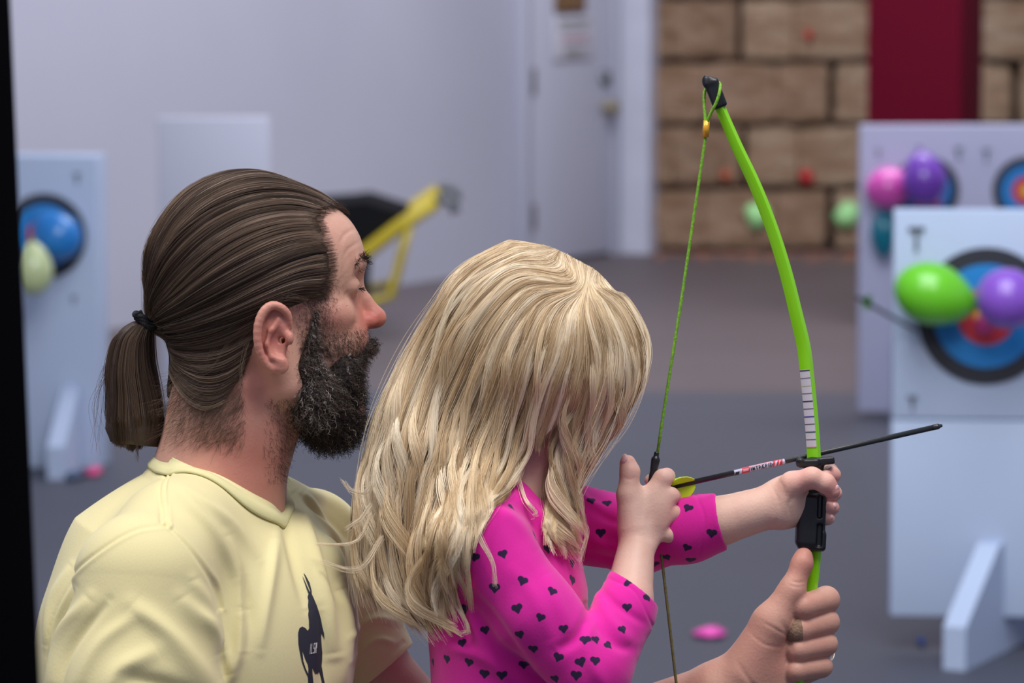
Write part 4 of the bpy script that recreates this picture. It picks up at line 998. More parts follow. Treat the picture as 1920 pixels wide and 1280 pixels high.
# ================================================================== THE GIRL
gb = L2W(P(960, 2950, 0)); girl = thing('person', 'girl with long blond hair in a pink heart-print shirt drawing the bow', 'person', (gb[0], gb[1], 0))
GYR = rotm(ay=-22) @ rotm(az=14); GC = (1030, 650, 0)
ghead = xf(grp([('u', 0, ell((1012, 657, 0), (188, 156, 136), rotm(az=20))), ('u', 40, ell((1085, 700, 0), (80, 100, 92))),
    ('u', 30, ell((1085, 770, 0), (70, 70, 72))), ('u', 16, ell((1146, 806, 0), (24, 22, 26))),
    ('s', 16, ell((1172, 690, -40), (24, 13, 24))), ('s', 16, ell((1172, 690, 40), (24, 13, 24))),
    ('u', 5, ell((1146, 696, -42), (18, 16, 20))), ('u', 5, ell((1146, 696, 42), (18, 16, 20))),
    ('u', 12, chain([(1160, 690, 0), (1176, 724, 0), (1182, 736, 0)], [7, 9, 12])), ('u', 6, ell((1172, 742, -11), (10, 8, 8))), ('u', 6, ell((1172, 742, 11), (10, 8, 8))),
    ('u', 6, ell((1158, 764, 0), (12, 5, 20))), ('u', 5, ell((1156, 776, 0), (11, 6, 17)))]), GYR, GC)
z = BZ
lh = grp([('u', 0, chain(PP([(1352, 976, z - 4), (1448, 948, z - 4)]), [46, 40])),
    ('u', 30, ell(P(1482, 938, z - 2), (44, 50, 30), rotm(az=-8))),
    ('u', 16, chain(PP([(1462, 958, z - 14), (1486, 908, z - 34), (1522, 895, z - 50), (1548, 906, z - 48), (1560, 920, z - 44)]), [30, 24, 19, 18, 15.5], 8)),
    ('u', 8, grp([('u', 0, chain(PP([(1492, 902, z + 40), (1556, 884, z + 42), (1562, 890, z + 14), (1548, 892, z - 8)]), [17, 15.5, 14, 12.5], 5)),
        ('u', 2, chain(PP([(1492, 926, z + 42), (1556, 922, z + 46), (1564, 924, z + 16), (1550, 925, z - 8)]), [17, 15.5, 14, 12.5], 5)),
        ('u', 2, chain(PP([(1490, 950, z + 40), (1550, 950, z + 44), (1559, 951, z + 16), (1548, 950, z - 8)]), [16, 15, 14, 12.5], 5)),
        ('u', 2, chain(PP([(1486, 972, z + 38), (1544, 972, z + 40), (1552, 971, z + 14), (1543, 969, z - 8)]), [15, 13.5, 12.5, 11.5], 5))]))])
# drawing hand: back of the hand to the lens, thumb up, fingers hooked on the string
rh = grp([('u', 0, chain(PP([(1178, 1125, z - 110), (1192, 1032, z - 58)]), [46, 35])),
    ('u', 26, ell(P(1208, 975, z - 34), (43, 62, 24), rotm(az=6))), ('u', 16, ell(P(1232, 950, z - 30), (30, 46, 20), rotm(az=12))),
    ('u', 22, chain(PP([(1188, 985, z - 46), (1177, 928, z - 46), (1181, 884, z - 42), (1177, 868, z - 40)]), [29, 20.5, 18, 15.5], 8)),
    ('u', 8, grp([('u', 0, chain(PP([(1216, 935, z - 30), (1243, 897, z - 24), (1250, 893, z - 4), (1232, 897, z + 16), (1220, 900, z + 12)]), [19, 17.5, 15, 13.5, 12], 7)),
        ('u', 2.5, chain(PP([(1228, 955, z - 30), (1257, 930, z - 20), (1261, 930, z + 4), (1238, 934, z + 20)]), [18, 16.5, 15, 13], 7)),
        ('u', 2.5, chain(PP([(1232, 980, z - 30), (1262, 962, z - 18), (1262, 962, z + 6), (1240, 962, z + 18)]), [17, 15, 14, 12], 7)),
        ('u', 3, chain(PP([(1226, 1000, z - 28), (1254, 1002, z - 20), (1275, 1018, z - 12)]), [16, 13.5, 10.5], 8))]))])
gsdf = grp([('u', 0, ghead), ('u', 35, chain([(1010, 820, 5), (975, 930, 0)], [60, 62])), ('u', 40, chain([(975, 960, 0), (960, 1200, 0)], [60, 70])),
    ('u', 40, chain([(950, 1010, -40), (905, 1020, -165), (1105, 1240, -185), tuple(P(1178, 1125, z - 110))], [45, 52, 46, 45], 20)),
    ('u', 40, chain([(990, 1000, 40), (1050, 990, 185), (1200, 1008, 140), tuple(P(1352, 976, z - 4))], [45, 50, 44, 44], 20)), ('u', 10, lh), ('u', 10, rh)])
V, Q = mesh_sdf(gsdf, 2.3); V = relax(V, Q, 1, .4); N = vnormals(V, Q)
for pl, a, w_ in (([(1462, 900), (1470, 915), (1474, 935)], -1.0, 3.5), ([(1450, 915), (1459, 935), (1462, 955)], -1.0, 3.5), ([(1490, 928), (1480, 945), (1482, 968)], -1.4, 4), ([(1458, 972), (1455, 980), (1452, 988)], -1.2, 3),
                  ([(1206, 940), (1200, 970), (1200, 1000)], -1.6, 8), ([(1222, 955), (1216, 975), (1212, 1000)], -1.2, 7), ([(1170, 896), (1180, 898), (1194, 896)], -.9, 3)):
    fold(V, N, [P(*q)[:2] for q in pl], a, w_, zlim=200)
# knuckles
for c in ((1238, 905), (1254, 934), (1258, 962)):
    pc_ = P(c[0], c[1], z - 26); d = np.linalg.norm(V - pc_, axis=1); V += N * (1.6 * np.exp(-(d / 9) ** 2))[:, None]
fl = np.zeros(len(V))
blob(P(1560, 915, z - 45), (24, 26, 26), .8); blob(P(1556, 950, z), (26, 40, 40), .55); blob(P(1562, 890, z), (24, 24, 40), .55); blob(P(1510, 895, z - 50), (40, 25, 30), .45)
blob(P(1245, 895, z), (26, 22, 40), .5); blob(P(1178, 870, z - 42), (18, 30, 22), .45); blob(P(1260, 950, z - 10), (18, 50, 30), .35); blob((1110, 760, -50), (70, 60, 70), .4); blob(P(1165, 985, z - 40), (20, 40, 30), .35)
gskin = skin_material('skin_fair', srgb(226, 184, 166), srgb(220, 128, 128), srgb(232, 196, 178))
gbdy = mobj('body', L2W(V), Q, gskin, girl); attr(gbdy, 'flush', fl)
nailm = mat('nail', srgb(238, 190, 190), .25, coat=.4)
def nail(c, r, R): V, Q = mesh_sdf(ell(c, r, R), 1.2); return mobj('nail', L2W(V), Q, nailm, girl)
nail(P(1170, 860, z - 50), (8, 10, 4), rotm(az=18, ay=50)); nail(P(1567, 917, z - 52), (8, 9, 5), rotm(ay=-55, az=30))
nail(P(1563, 948, z + 2), (6, 7, 8), rotm(ay=20)); nail(P(1557, 969, z + 2), (5.5, 6, 7), rotm(ay=20))
# ---------------- pink shirt with navy hearts
gshirt_sdf = grp([('u', 0, ell((955, 1170, 0), (150, 250, 190), rotm(ay=14))), ('u', 40, ell((960, 1420, 0), (160, 300, 185))),
    ('u', 34, chain([(958, 950, -45), (902, 1008, -160)], [60, 82], 20)), ('u', 34, chain([(1000, 955, 50), (1050, 985, 180)], [58, 76], 20)), ('u', 26, ell((990, 1010, 0), (100, 90, 120))),
    ('u', 20, chain([(902, 1008, -165), (1000, 1135, -185), (1104, 1240, -190)], [86, 76, 72], 24)), ('u', 16, chain([(1108, 1240, -190), tuple(P(1168, 1150, -130)), tuple(P(1198, 1082, -95))], [70, 58, 53], 12)),
    ('u', 20, chain([(1050, 985, 180), tuple(P(1195, 1004, 140)), tuple(P(1290, 992, 85)), tuple(P(1390, 968, 50))], [78, 70, 60, 53], 24)),
    ('s', 5, plane_cut(P(1191, 1108, -105), (.60, -.78, .12), 85)),
    ('s', 3, chain([tuple(P(1165, 1145, -125)), tuple(P(1206, 1060, -85))], [44, 47])),
    ('s', 5, plane_cut(P(1352, 977, z), (.97, -.20, -.1), 90)),
    ('s', 3, chain([tuple(P(1325, 984, z + 4)), tuple(P(1390, 968, z - 8))], [45, 45])),
    ('s', 6, chain([(1040, 820, 0), (1000, 930, -5), (985, 948, 0)], [70, 66, 58]))])
V, Q = mesh_sdf(gshirt_sdf, 2.7); V = relax(V, Q, 1, .4); N = vnormals(V, Q)
for pl, a, w_ in (([(1105, 1122), (1080, 1170), (1040, 1200)], -8, 11), ([(1120, 1110), (1140, 1150), (1180, 1190)], 5, 12), ([(1110, 1150), (1150, 1190), (1190, 1200)], -4, 10), ([(1118, 1090), (1150, 1120), (1210, 1160)], -4, 8),
      ([(1090, 1150), (1100, 1210), (1130, 1270)], 5, 13), ([(880, 1090), (930, 1150), (1000, 1250)], -7, 11), ([(860, 1080), (900, 1170), (960, 1280)], 6, 14), ([(905, 930), (960, 960), (1010, 1020)], 4, 12), ([(930, 925), (990, 960), (1040, 1040)], -4, 9),
      ([(960, 915), (1010, 960), (1060, 1040)], 4, 8), ([(1060, 910), (1080, 950), (1090, 1010)], 5, 9), ([(1075, 905), (1100, 940), (1140, 960)], 4, 8), ([(1110, 1010), (1150, 1030), (1220, 1030)], 5, 10), ([(1100, 1040), (1160, 1056), (1220, 1050)], -4, 8), ([(1110, 960), (1150, 980), (1200, 985)], -4, 9),
      ([(880, 1060), (870, 1130), (880, 1200)], -5, 9), ([(830, 1200), (900, 1215), (980, 1275)], 4, 12), ([(1020, 1060), (1050, 1130), (1060, 1170)], 4, 12), ([(950, 1040), (1000, 1100), (1030, 1180)], 3, 14)):
    fold(V, N, [P(*q)[:2] for q in pl], a * 1.3, w_, zlim=400)
cuff = [(1318, 928), (1338, 975), (1330, 1036)]
for off in (0,): fold(V, N, [P(*q)[:2] for q in ((1308, 930), (1322, 975), (1314, 1038))], -1.5, 2.6, zlim=200, taper=False)
fold(V, N, [P(*q)[:2] for q in ((1140, 1076), (1185, 1098), (1220, 1165))], -1.5, 2.6, zlim=400, taper=False)
N = vnormals(V, Q)
# hearts scattered evenly over the cloth: signed distance stored per vertex
def hearts(V, N, n_try, spacing, size, fixed, seed):
    r = np.random.RandomState(seed); from mathutils.kdtree import KDTree
    kd = KDTree(len(V)); [kd.insert(v, i) for i, v in enumerate(V)]; kd.balance()
    used = KDTree(n_try + len(fixed)); cs = []; H = np.full(len(V), 9.0)
    def put(i, ang=None):
        c = V[i]; nn = N[i]; up = np.array([0, -1., 0]); up = up - nn * (up @ nn)
        if np.linalg.norm(up) < .2: up = np.array([1., 0, 0]) - nn * nn[0]
        up /= np.linalg.norm(up); rt = np.cross(up, nn); a = r.uniform(-.5, .5) if ang is None else ang
        u = rt * math.cos(a) + up * math.sin(a); v = -rt * math.sin(a) + up * math.cos(a); s = size * r.uniform(.9, 1.12)
        idx = np.array([q[1] for q in kd.find_range(Vector(c), s * 1.9)]); d = V[idx] - c; x = np.abs(d @ u) / s; y = (d @ v) / s
        y = y + .05
        lobe = np.hypot(x - .42, y - .28) - .50; body = np.maximum((x * .80 + (-y) * .60) - .54, y - .30); h = np.minimum(lobe, body)
        f = h; keep = np.abs(d @ nn) < s * 1.0; H[idx[keep]] = np.minimum(H[idx[keep]], f[keep])
        cs.append(c)
    bv = bvh(V, Q)
    for (x, y) in fixed:
        p = P(x, y, 0); h = bv.ray_cast(Vector((p[0], p[1], -900)), Vector((0, 0, 1)))
        if h[0] is not None:
            p = P(x, y, h[0].z); h = bv.ray_cast(Vector((p[0], p[1], -900)), Vector((0, 0, 1)))
            if h[0] is not None: put(kd.find(h[0])[1])
    for _ in range(n_try):
        i = r.randint(len(V)); c = V[i]
        if N[i][2] < -.05 and c[1] < 1290 and not (c[0] < 900): continue          # the near side carries the hearts as seen
        if all(((c - q) ** 2).sum() > spacing ** 2 for q in cs): put(i)
    return H
HF = [(917, 940), (901, 987), (958, 951), (858, 1015), (889, 1045), (943, 1040), (1003, 1008), (980, 1088), (1036, 1109), (1074, 1088), (928, 1102), (970, 1140), (1012, 1158), (1057, 1179), (974, 1188), (1096, 1199), (1118, 1200), (1046, 1231),
      (983, 1244), (940, 1265), (908, 1263), (867, 1205), (838, 1236), (910, 1180), (1026, 1029), (882, 1099), (1167, 1180), (1176, 1139), (1214, 1118), (1181, 1090), (1140, 1210), (1116, 1240), (1090, 1240), (1108, 937), (1137, 943), (1083, 967), (1126, 999),
      (1082, 1030), (1290, 952), (1334, 999), (1289, 1026), (1250, 1045), (1226, 1058), (1294, 1050), (1350, 965), (812, 1240), (872, 1142), (1073, 1057), (1000, 1215), (1040, 1270), (880, 1240), (1080, 1265)]
H = hearts(V, N, 6000, 56, 10.6, HF, 4)
def pink_mat():
    m = cloth_mat('pink_jersey', (232, 40, 168), (222, 34, 156), 1200, 12); nt = m.node_tree; b = nt.nodes['Principled BSDF']
    src = b.inputs['Base Color'].links[0].from_socket; at = nt.nodes.new('ShaderNodeAttribute'); at.attribute_name = 'heart'
    mr = nt.nodes.new('ShaderNodeMapRange'); mr.inputs['From Min'].default_value = -.05; mr.inputs['From Max'].default_value = .07; nt.links.new(at.outputs['Fac'], mr.inputs['Value'])
    x = nt.nodes.new('ShaderNodeMix'); x.data_type = 'RGBA'; x.inputs['A'].default_value = srgb(44, 24, 66); nt.links.new(mr.outputs[0], x.inputs['Factor']); nt.links.new(src, x.inputs['B'])
    nt.links.new(x.outputs['Result'], b.inputs['Base Color']); return m
pinkm = pink_mat()
gs = mobj('shirt', L2W(V), Q, pinkm, girl); attr(gs, 'heart', H)
gs_bvh = bvh(V, Q)
# leggings and shoes below the picture
V, Q = mesh_sdf(grp([('u', 0, ell((960, 1790, 0), (160, 180, 190))), ('u', 40, chain([(940, 1850, -90), (950, 2450, -100), (945, 2960, -105)], [110, 72, 44], 40)), ('u', 40, chain([(980, 1850, 90), (1040, 2450, 110), (1080, 2960, 120)], [110, 72, 44], 40))]), 12)
mobj('leggings', L2W(V), Q, cloth_mat('navy_leggings', (40, 40, 66), (36, 36, 60)), girl)
for sx, sy, sz in ((945, 3010, -105), (1080, 3010, 120)):
    V, Q = mesh_sdf(grp([('u', 0, chain([(sx - 20, sy, sz), (sx + 110, sy + 20, sz)], [55, 38], 20)), ('u', 20, rbox((sx + 45, sy + 45, sz), (120, 16, 42), 12))]), 8); mobj('shoe', L2W(V), Q, mat('shoe_pink', srgb(200, 90, 150), .6), girl)
# ---------------- long blond hair
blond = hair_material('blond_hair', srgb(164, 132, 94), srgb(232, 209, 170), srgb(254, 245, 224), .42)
blond_base = mat('blond_hair_mass', srgb(176, 150, 112), .6, noise=(40, srgb(196, 172, 134), .3), bump=(160, .8, .003))
GG = [[(1124, 516), (1150, 548), (1172, 560), (1203, 625), (1204, 690), (1180, 745), (1150, 785), (1118, 830), (1085, 870), (1070, 905)],
      [(1118, 510), (1110, 536), (1150, 575), (1178, 650), (1172, 725), (1140, 800), (1105, 850), (1078, 900), (1062, 960), (1080, 1010)],
      [(1112, 506), (1104, 539), (1122, 590), (1138, 660), (1120, 740), (1090, 810), (1068, 870), (1050, 940), (1052, 1000), (1085, 1056)],
      [(1106, 502), (1098, 542), (1095, 600), (1098, 670), (1082, 740), (1058, 800), (1046, 850), (1044, 920), (1050, 990), (1070, 1045)],
      [(1100, 499), (1092, 544), (1060, 590), (1040, 660), (1015, 730), (990, 800), (975, 850), (940, 910), (885, 960), (856, 1040)],
      [(1092, 495), (1088, 544), (1030, 580), (1000, 650), (975, 730), (945, 810), (915, 880), (880, 950), (850, 1040), (862, 1140)],
      [(1083, 490), (1082, 542), (1005, 565), (950, 640), (915, 730), (880, 820), (845, 920), (815, 1020), (800, 1120), (835, 1190)],
      [(1072, 484), (1077, 536), (985, 540), (910, 620), (865, 720), (825, 820), (790, 920), (765, 1030), (770, 1130), (815, 1195)],
      [(1058, 476), (1070, 526), (970, 515), (890, 580), (830, 680), (785, 790), (755, 890), (730, 1000), (735, 1110), (790, 1185)],
      [(1040, 468), (1000, 476), (960, 490), (880, 540), (820, 630), (770, 740), (730, 850), (708, 960), (705, 1070), (745, 1160)],
      [(1018, 461), (984, 463), (950, 472), (870, 520), (815, 605), (760, 705), (718, 815), (695, 930), (682, 1040), (700, 1130)],
      [(985, 456), (965, 455), (945, 460), (868, 508), (815, 590), (760, 690), (715, 790), (692, 910), (676, 1020), (672, 1110)]]
KK = 34
hell_c = np.array([1010., 655, 0]); hell_r = np.array([217., 181, 158]); hca, hsa = math.cos(math.radians(35)), math.sin(math.radians(35))
GG = [spline(np.array(g, float), KK) for g in GG]; GG = np.array(GG)
GG3 = lerp_guides(np.concatenate([GG, np.zeros(GG.shape[:2] + (1,))], 2), np.linspace(0, 1, 56))
def ghair_z(x, y, t, v):
    dx, dy = x - hell_c[0], y - hell_c[1]; q = ((dx * hca + dy * hsa) / hell_r[0]) ** 2 + ((dy * hca - dx * hsa) / hell_r[1]) ** 2
    zh = hell_r[2] * np.sqrt(np.clip(1 - q, 0, 1)); zl = 30 + 105 * np.sin(PI * np.clip(v * .86 + .07, 0, 1)) ** .8
    zl = zl * (1 - .25 * t); w_ = np.clip((t - .38) / .25, 0, 1); w_ = w_ * w_ * (3 - 2 * w_); return zh * (1 - w_) + zl * w_
vv = np.linspace(0, 1, 56)[:, None]; tt = np.linspace(0, 1, KK)[None, :]
ZG = ghair_z(GG3[..., 0], GG3[..., 1], tt, vv)
GS = {}
for s in (-1, 1):
    g = GG3.copy(); g[..., 2] = s * ZG
    sc_ = 1 + g[..., 2] / D0; g[..., 0] = 960 + (g[..., 0] - 960) * sc_; g[..., 1] = 640 + (g[..., 1] - 640) * sc_
    if s == 1: g[:, :, 0] += (-26 * np.sin(PI * vv)) * (1 - .6 * tt)
    # rest on the shoulder and chest instead of passing through the cloth
    hm = np.full((56, KK), 1e3)
    for i in range(56):
        for k2 in range(KK):
            if g[i, k2, 1] > 840:
                h = gs_bvh.ray_cast(Vector((g[i, k2, 0], g[i, k2, 1], s * 900)), Vector((0, 0, -s)))
                if h[0] is not None: hm[i, k2] = s * h[0].z
    zz = np.abs(g[..., 2]); need = np.where(hm < 900, hm + 12, zz); zz2 = np.maximum(zz, need)
    if s == -1:
        for _ in range(8):
            m_ = zz2.copy(); m_[1:-1] = (zz2[:-2] + 2 * zz2[1:-1] + zz2[2:]) / 4; m_[:, 1:-1] = (m_[:, :-2] + 2 * m_[:, 1:-1] + m_[:, 2:]) / 4; zz2 = np.maximum(m_, need)
    g[..., 2] = s * zz2; GS[s] = g
gctr = np.array([1010., 700, 0])
VB = []; FB = []
for s in (-1, 1):      # inner mass under the strands, down to the shoulders
    g = GS[s][:, :18].copy(); w_ = np.linspace(.05, .17, 18)[None, :, None]; g = g + (np.array([0, 0, 0]) + np.concatenate([np.full(g.shape[:2] + (1,), gctr[0]), np.clip(g[..., 1:2], 560, 760) , np.zeros(g.shape[:2] + (1,))], 2) - g) * w_ * 1.3
    FB += grid_faces(56, 18, len(VB) , s > 0); VB += [tuple(q) for q in g.reshape(-1, 3)]
gh = mobj('hair', L2W(np.array(VB)), FB, blond_base, girl)
KP = 40
# height of the shirt seen from the lens side, for laying hair on it
HX, HY = np.arange(640, 1180, 6.0), np.arange(840, 1290, 6.0); HM = np.full((len(HX), len(HY)), 900.0)
for i, x in enumerate(HX):
    for j, y in enumerate(HY):
        h = gs_bvh.ray_cast(Vector((x, y, -900)), Vector((0, 0, 1)))
        if h[0] is not None and h[0].z < 60: HM[i, j] = h[0].z
for _ in range(3):      # widen, so locks rise before they reach the cloth
    e = HM.copy(); e[1:] = np.minimum(e[1:], HM[:-1] + 12); e[:-1] = np.minimum(e[:-1], HM[1:] + 12); e[:, 1:] = np.minimum(e[:, 1:], HM[:, :-1] + 12); e[:, :-1] = np.minimum(e[:, :-1], HM[:, 1:] + 12); HM = e
def hm_near(x, y):
    fx = np.clip((x - HX[0]) / 6, 0, len(HX) - 1.01); fy = np.clip((y - HY[0]) / 6, 0, len(HY) - 1.01); i = fx.astype(int); j = fy.astype(int); a = fx - i; b = fy - j
    v_ = (HM[i, j] * (1 - a) + HM[i + 1, j] * a) * (1 - b) + (HM[i, j + 1] * (1 - a) + HM[i + 1, j + 1] * a) * b
    return np.where(y < HY[0], 900, v_)
def blond_strands(side, n, nc, seed, lay=(0.0, 1.0), rspread=.010, wave=1.0, u0max=.25):
    r = np.random.RandomState(seed); cl = r.rand(nc); cd = r.uniform(lay[0], lay[1], nc); ct = r.rand(nc); cu = np.where(r.rand(nc) < .6, 0, r.rand(nc) * u0max); c = r.randint(0, nc, n)
    ce = np.clip(1 - .16 * r.rand(nc) ** 1.3, .6, 1); gap = (cl > .283) & (cl < .352); ce = np.where(gap, .55 + .07 * r.rand(nc), ce)
    v = np.clip(cl[c] + r.randn(n) * rspread * 1.6, 0, 1); u0 = np.clip(cu[c] + r.randn(n) * .01, 0, .5)
    g = GS[side]; p = sample_grid(g, v, u0, KP); pc = sample_grid(g, cl[c], u0, KP); t = np.linspace(0, 1, KP)[None, :, None]
    # end each lock at its own length
    ee = ce[c] * (1 - .06 * r.rand(n)); f = np.linspace(0, 1, KP)[None, :] * ee[:, None] * (KP - 1); i = np.minimum(f.astype(int), KP - 2); fr = (f - i)[..., None]; rw = np.arange(n)[:, None]
    p = p[rw, i] * (1 - fr) + p[rw, i + 1] * fr; pc = pc[rw, i] * (1 - fr) + pc[rw, i + 1] * fr
    gather = .25 + .55 * np.clip(t * 1.6, 0, 1); p = p + (pc - p) * gather
    # depth of the lock inside the hair
    dep = (cd[c] * np.ones(n))[:, None]; tz = t[:, :, 0]
    p[:, :, 2] -= side * dep * (2 + 50 * np.clip((tz - .3) * 2, 0, 1)); 
    out = p - gctr; out[:, :, 1] = np.where(p[:, :, 1] > 700, 0, out[:, :, 1]); out /= np.linalg.norm(out, axis=2, keepdims=True) + 1e-6
    p += out * ((6 * (1 - dep)) * np.sin(PI * np.clip(tz * 1.2, 0, 1)))[:, :, None]
    ph = r.rand(nc) * 6.28; fq = 5 + 6 * r.rand(nc); am = (7 + 20 * r.rand(nc) ** 1.4) * wave
    A = am[c][:, None] * np.where(gap, .25, 1.0)[c][:, None] * np.clip((tz - .12) * 1.35, 0, 1) ** 1.1; arg = tz * fq[c][:, None] * 1.7 + ph[c][:, None]
    p[:, :, 0] += A * np.sin(arg) ; p[:, :, 2] += side * A * .7 * np.cos(arg); p[:, :, 1] += A * .25 * np.cos(arg * .7)
    # flattened lock section, a little frizz
    ph2 = r.rand(n, 1) * 6.28; p[:, :, 0] += 1.6 * np.sin(tz * 9 + ph2) * tz; p += r.randn(n, 1, 3) * np.array([1.4, 1.0, 1.4])
    if side < 0:
        hz = hm_near(p[:, :, 0], p[:, :, 1]); p[:, :, 2] = np.minimum(p[:, :, 2], hz - 4 - 16 * (1 - dep))
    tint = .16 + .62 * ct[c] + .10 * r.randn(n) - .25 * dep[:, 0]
    return p, tint
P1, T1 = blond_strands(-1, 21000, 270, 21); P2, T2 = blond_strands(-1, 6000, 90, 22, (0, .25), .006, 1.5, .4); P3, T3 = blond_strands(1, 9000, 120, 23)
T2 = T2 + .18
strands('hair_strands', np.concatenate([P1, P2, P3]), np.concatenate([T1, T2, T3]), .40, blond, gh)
W_ = []; T_ = []; r = np.random.RandomState(31); kk = 24
for i in range(260):       # flyaways
    v = r.rand() ** .8
    if .22 < v < .45: continue
    g = sample_grid(GS[-1], np.array([v]), np.array([r.rand() * .5]), kk)[0]; o_ = g - gctr; o_ /= np.linalg.norm(o_, axis=1)[:, None]; t = np.linspace(0, 1, kk)[:, None]
    W_.append(g + o_ * (r.uniform(6, 26)) * np.sin(PI * t * r.uniform(.5, 1)) * (1.4 if v > .85 or v < .12 else .8) + np.c_[np.sin(t * r.uniform(4, 9) + r.rand() * 6) * 8 * t, np.zeros(kk), np.zeros(kk)]); T_.append(.6 + r.rand() * .4)
HL = [[(700, 955), (680, 1000), (650, 1012), (600, 1012)], [(705, 900), (690, 918), (665, 915), (648, 895)], [(700, 940), (684, 965), (668, 975), (655, 985)], [(720, 1000), (690, 1050), (660, 1060), (610, 1045)],
      [(1050, 870), (1042, 930), (1056, 1000), (1090, 1040)], [(1056, 880), (1062, 960), (1100, 990), (1088, 1050)], [(1046, 860), (1052, 940), (1090, 970), (1100, 1005)], [(970, 880), (985, 930), (1005, 955), (1000, 960)],
      [(850, 1060), (862, 1120), (880, 1165), (866, 1175)], [(840, 1040), (850, 1110), (874, 1150), (880, 1172)], [(960, 890), (930, 920), (890, 945), (862, 985)], [(880, 940), (905, 1000), (925, 1040), (930, 1080)]]
for g in HL:
    for j in range(16):
        s = spline(np.array(g, float) + r.randn(1, 2) * 2.2 + r.randn(4, 2) * 1.4, kk); zs_ = np.full(kk, -120.)
        if g[0][0] > 830:
            for q in range(kk):
                h = gs_bvh.ray_cast(Vector((s[q, 0], s[q, 1], -900)), Vector((0, 0, 1))); zs_[q] = (h[0].z - 9) if h[0] is not None and h[0].z < 60 else np.nan
            if np.isnan(zs_).all(): zs_[:] = -100
            ok = ~np.isnan(zs_); zs_ = np.interp(np.arange(kk), np.arange(kk)[ok], zs_[ok]); zs_ = np.convolve(np.pad(zs_, 3, 'edge'), np.ones(7) / 7, 'valid') - 4
        W_.append(np.c_[s, zs_ - 3 - 3 * r.rand()]); T_.append(.55 + .4 * r.rand())
strands('loose_hair', np.array(W_), np.array(T_), .36, blond, gh)
# ================================================================== THE BOW AND ARROW
green = mat('lime_fibreglass', srgb(140, 224, 22), .35, coat=.3); blackp = mat('black_grip_plastic', srgb(24, 26, 30), .38, bump=(900, .15, .0004))
bl_ = L2W(P(1520, 960, BZ)); bow = thing('bow', 'lime green youth bow with black grip, held by the girl and the man', 'bow', tuple(bl_))
UP = [(1345, 180), (1352, 205), (1382, 275), (1417, 350), (1448, 430), (1473, 510), (1493, 590), (1507, 650), (1513, 700), (1519, 760), (1524, 820), (1527, 880), (1527, 960)]
LO = [(1527, 960), (1527, 1030), (1523, 1080), (1514, 1150), (1505, 1215), (1496, 1270), (1470, 1350), (1440, 1440), (1400, 1540), (1355, 1640), (1310, 1720)]
def limb(pts, wds, nm):
    c = spline([(x, y) for x, y in pts], 70); V = []; F = []; w_ = np.interp(np.linspace(0, 1, 70), np.linspace(0, 1, len(wds)), wds)
    for i in range(70):
        d = c[min(i + 1, 69)] - c[max(i - 1, 0)]; d /= np.linalg.norm(d); n_ = np.array([-d[1], d[0]]) if True else 0
        # the flat belly faces back to the string and a little to the lens; section across: width w along z, thickness along n
        hw = w_[i] * .82; th = 5.2
        for (a, b) in ((-1, -1), (-.45, -1.35), (.45, -1.35), (1, -1), (1, 1), (.45, 1.35), (-.45, 1.35), (-1, 1)):
            # a across the width, b through the thickness
            ang = math.radians(38); ax = np.array([n_[0] * math.cos(ang), n_[1] * math.cos(ang), math.sin(ang)]); bx = np.array([-n_[0] * math.sin(ang), -n_[1] * math.sin(ang), math.cos(ang)])
            p = P(c[i, 0], c[i, 1], BZ) + ax * a * hw + bx * b * th; V.append(p)
    for i in range(69):
        for k in range(8): F.append((i * 8 + k, i * 8 + (k + 1) % 8, (i + 1) * 8 + (k + 1) % 8, (i + 1) * 8 + k))
    F.append(tuple(range(8))[::-1]); F.append(tuple(range(69 * 8, 70 * 8)))
    o = mobj(nm, L2W(np.array(V)), F, green, bow); o.data.set_sharp_from_angle(angle=.5); return o, c, w_
lu, cu_, wu_ = limb(UP, [9, 10.5, 12, 13, 13.5, 14, 14.5, 15, 15, 15, 15, 15], 'limb'); ll, _, _ = limb(LO, [15, 14.5, 14, 13.5, 13, 12, 10.5, 9], 'limb')
# tip cap
def capmesh(a, b, c_):
    g = grp([('u', 0, chain([a, b], [12.5, 13.5], 6)), ('u', 8, chain([b, c_], [13.5, 14.5], 6))]); return g
def tip(sy=1):
    f = lambda x, y: P(x, y if sy == 1 else 1900 - y, BZ)
    p0, p1, p2 = f(1331, 152), f(1336, 170), f(1350, 198)
    it = [('u', 0, rbox(f(1342, 177), (13.5, 27, 13), 5, rotm(az=-21))), ('u', 8, ell(f(1330, 151), (14, 13.5, 13))),
          ('s', 2, chain([f(1351, 160) + np.array([0, 0, -30]), f(1351, 160) + np.array([0, 0, 30])], [4, 4])), ('s', 2, rbox(f(1333, 141), (9, 3, 20), 2, rotm(az=8)))]
    V, Q = mesh_sdf(grp(it), 1.6); mobj('limb_tip', L2W(V), Q, blackp, bow)
tip()
V, Q = mesh_sdf(grp([('u', 0, chain([P(1306, 1728, BZ), P(1322, 1692, BZ)], [12, 14], 6))]), 2); mobj('limb_tip', L2W(V), Q, blackp, bow)
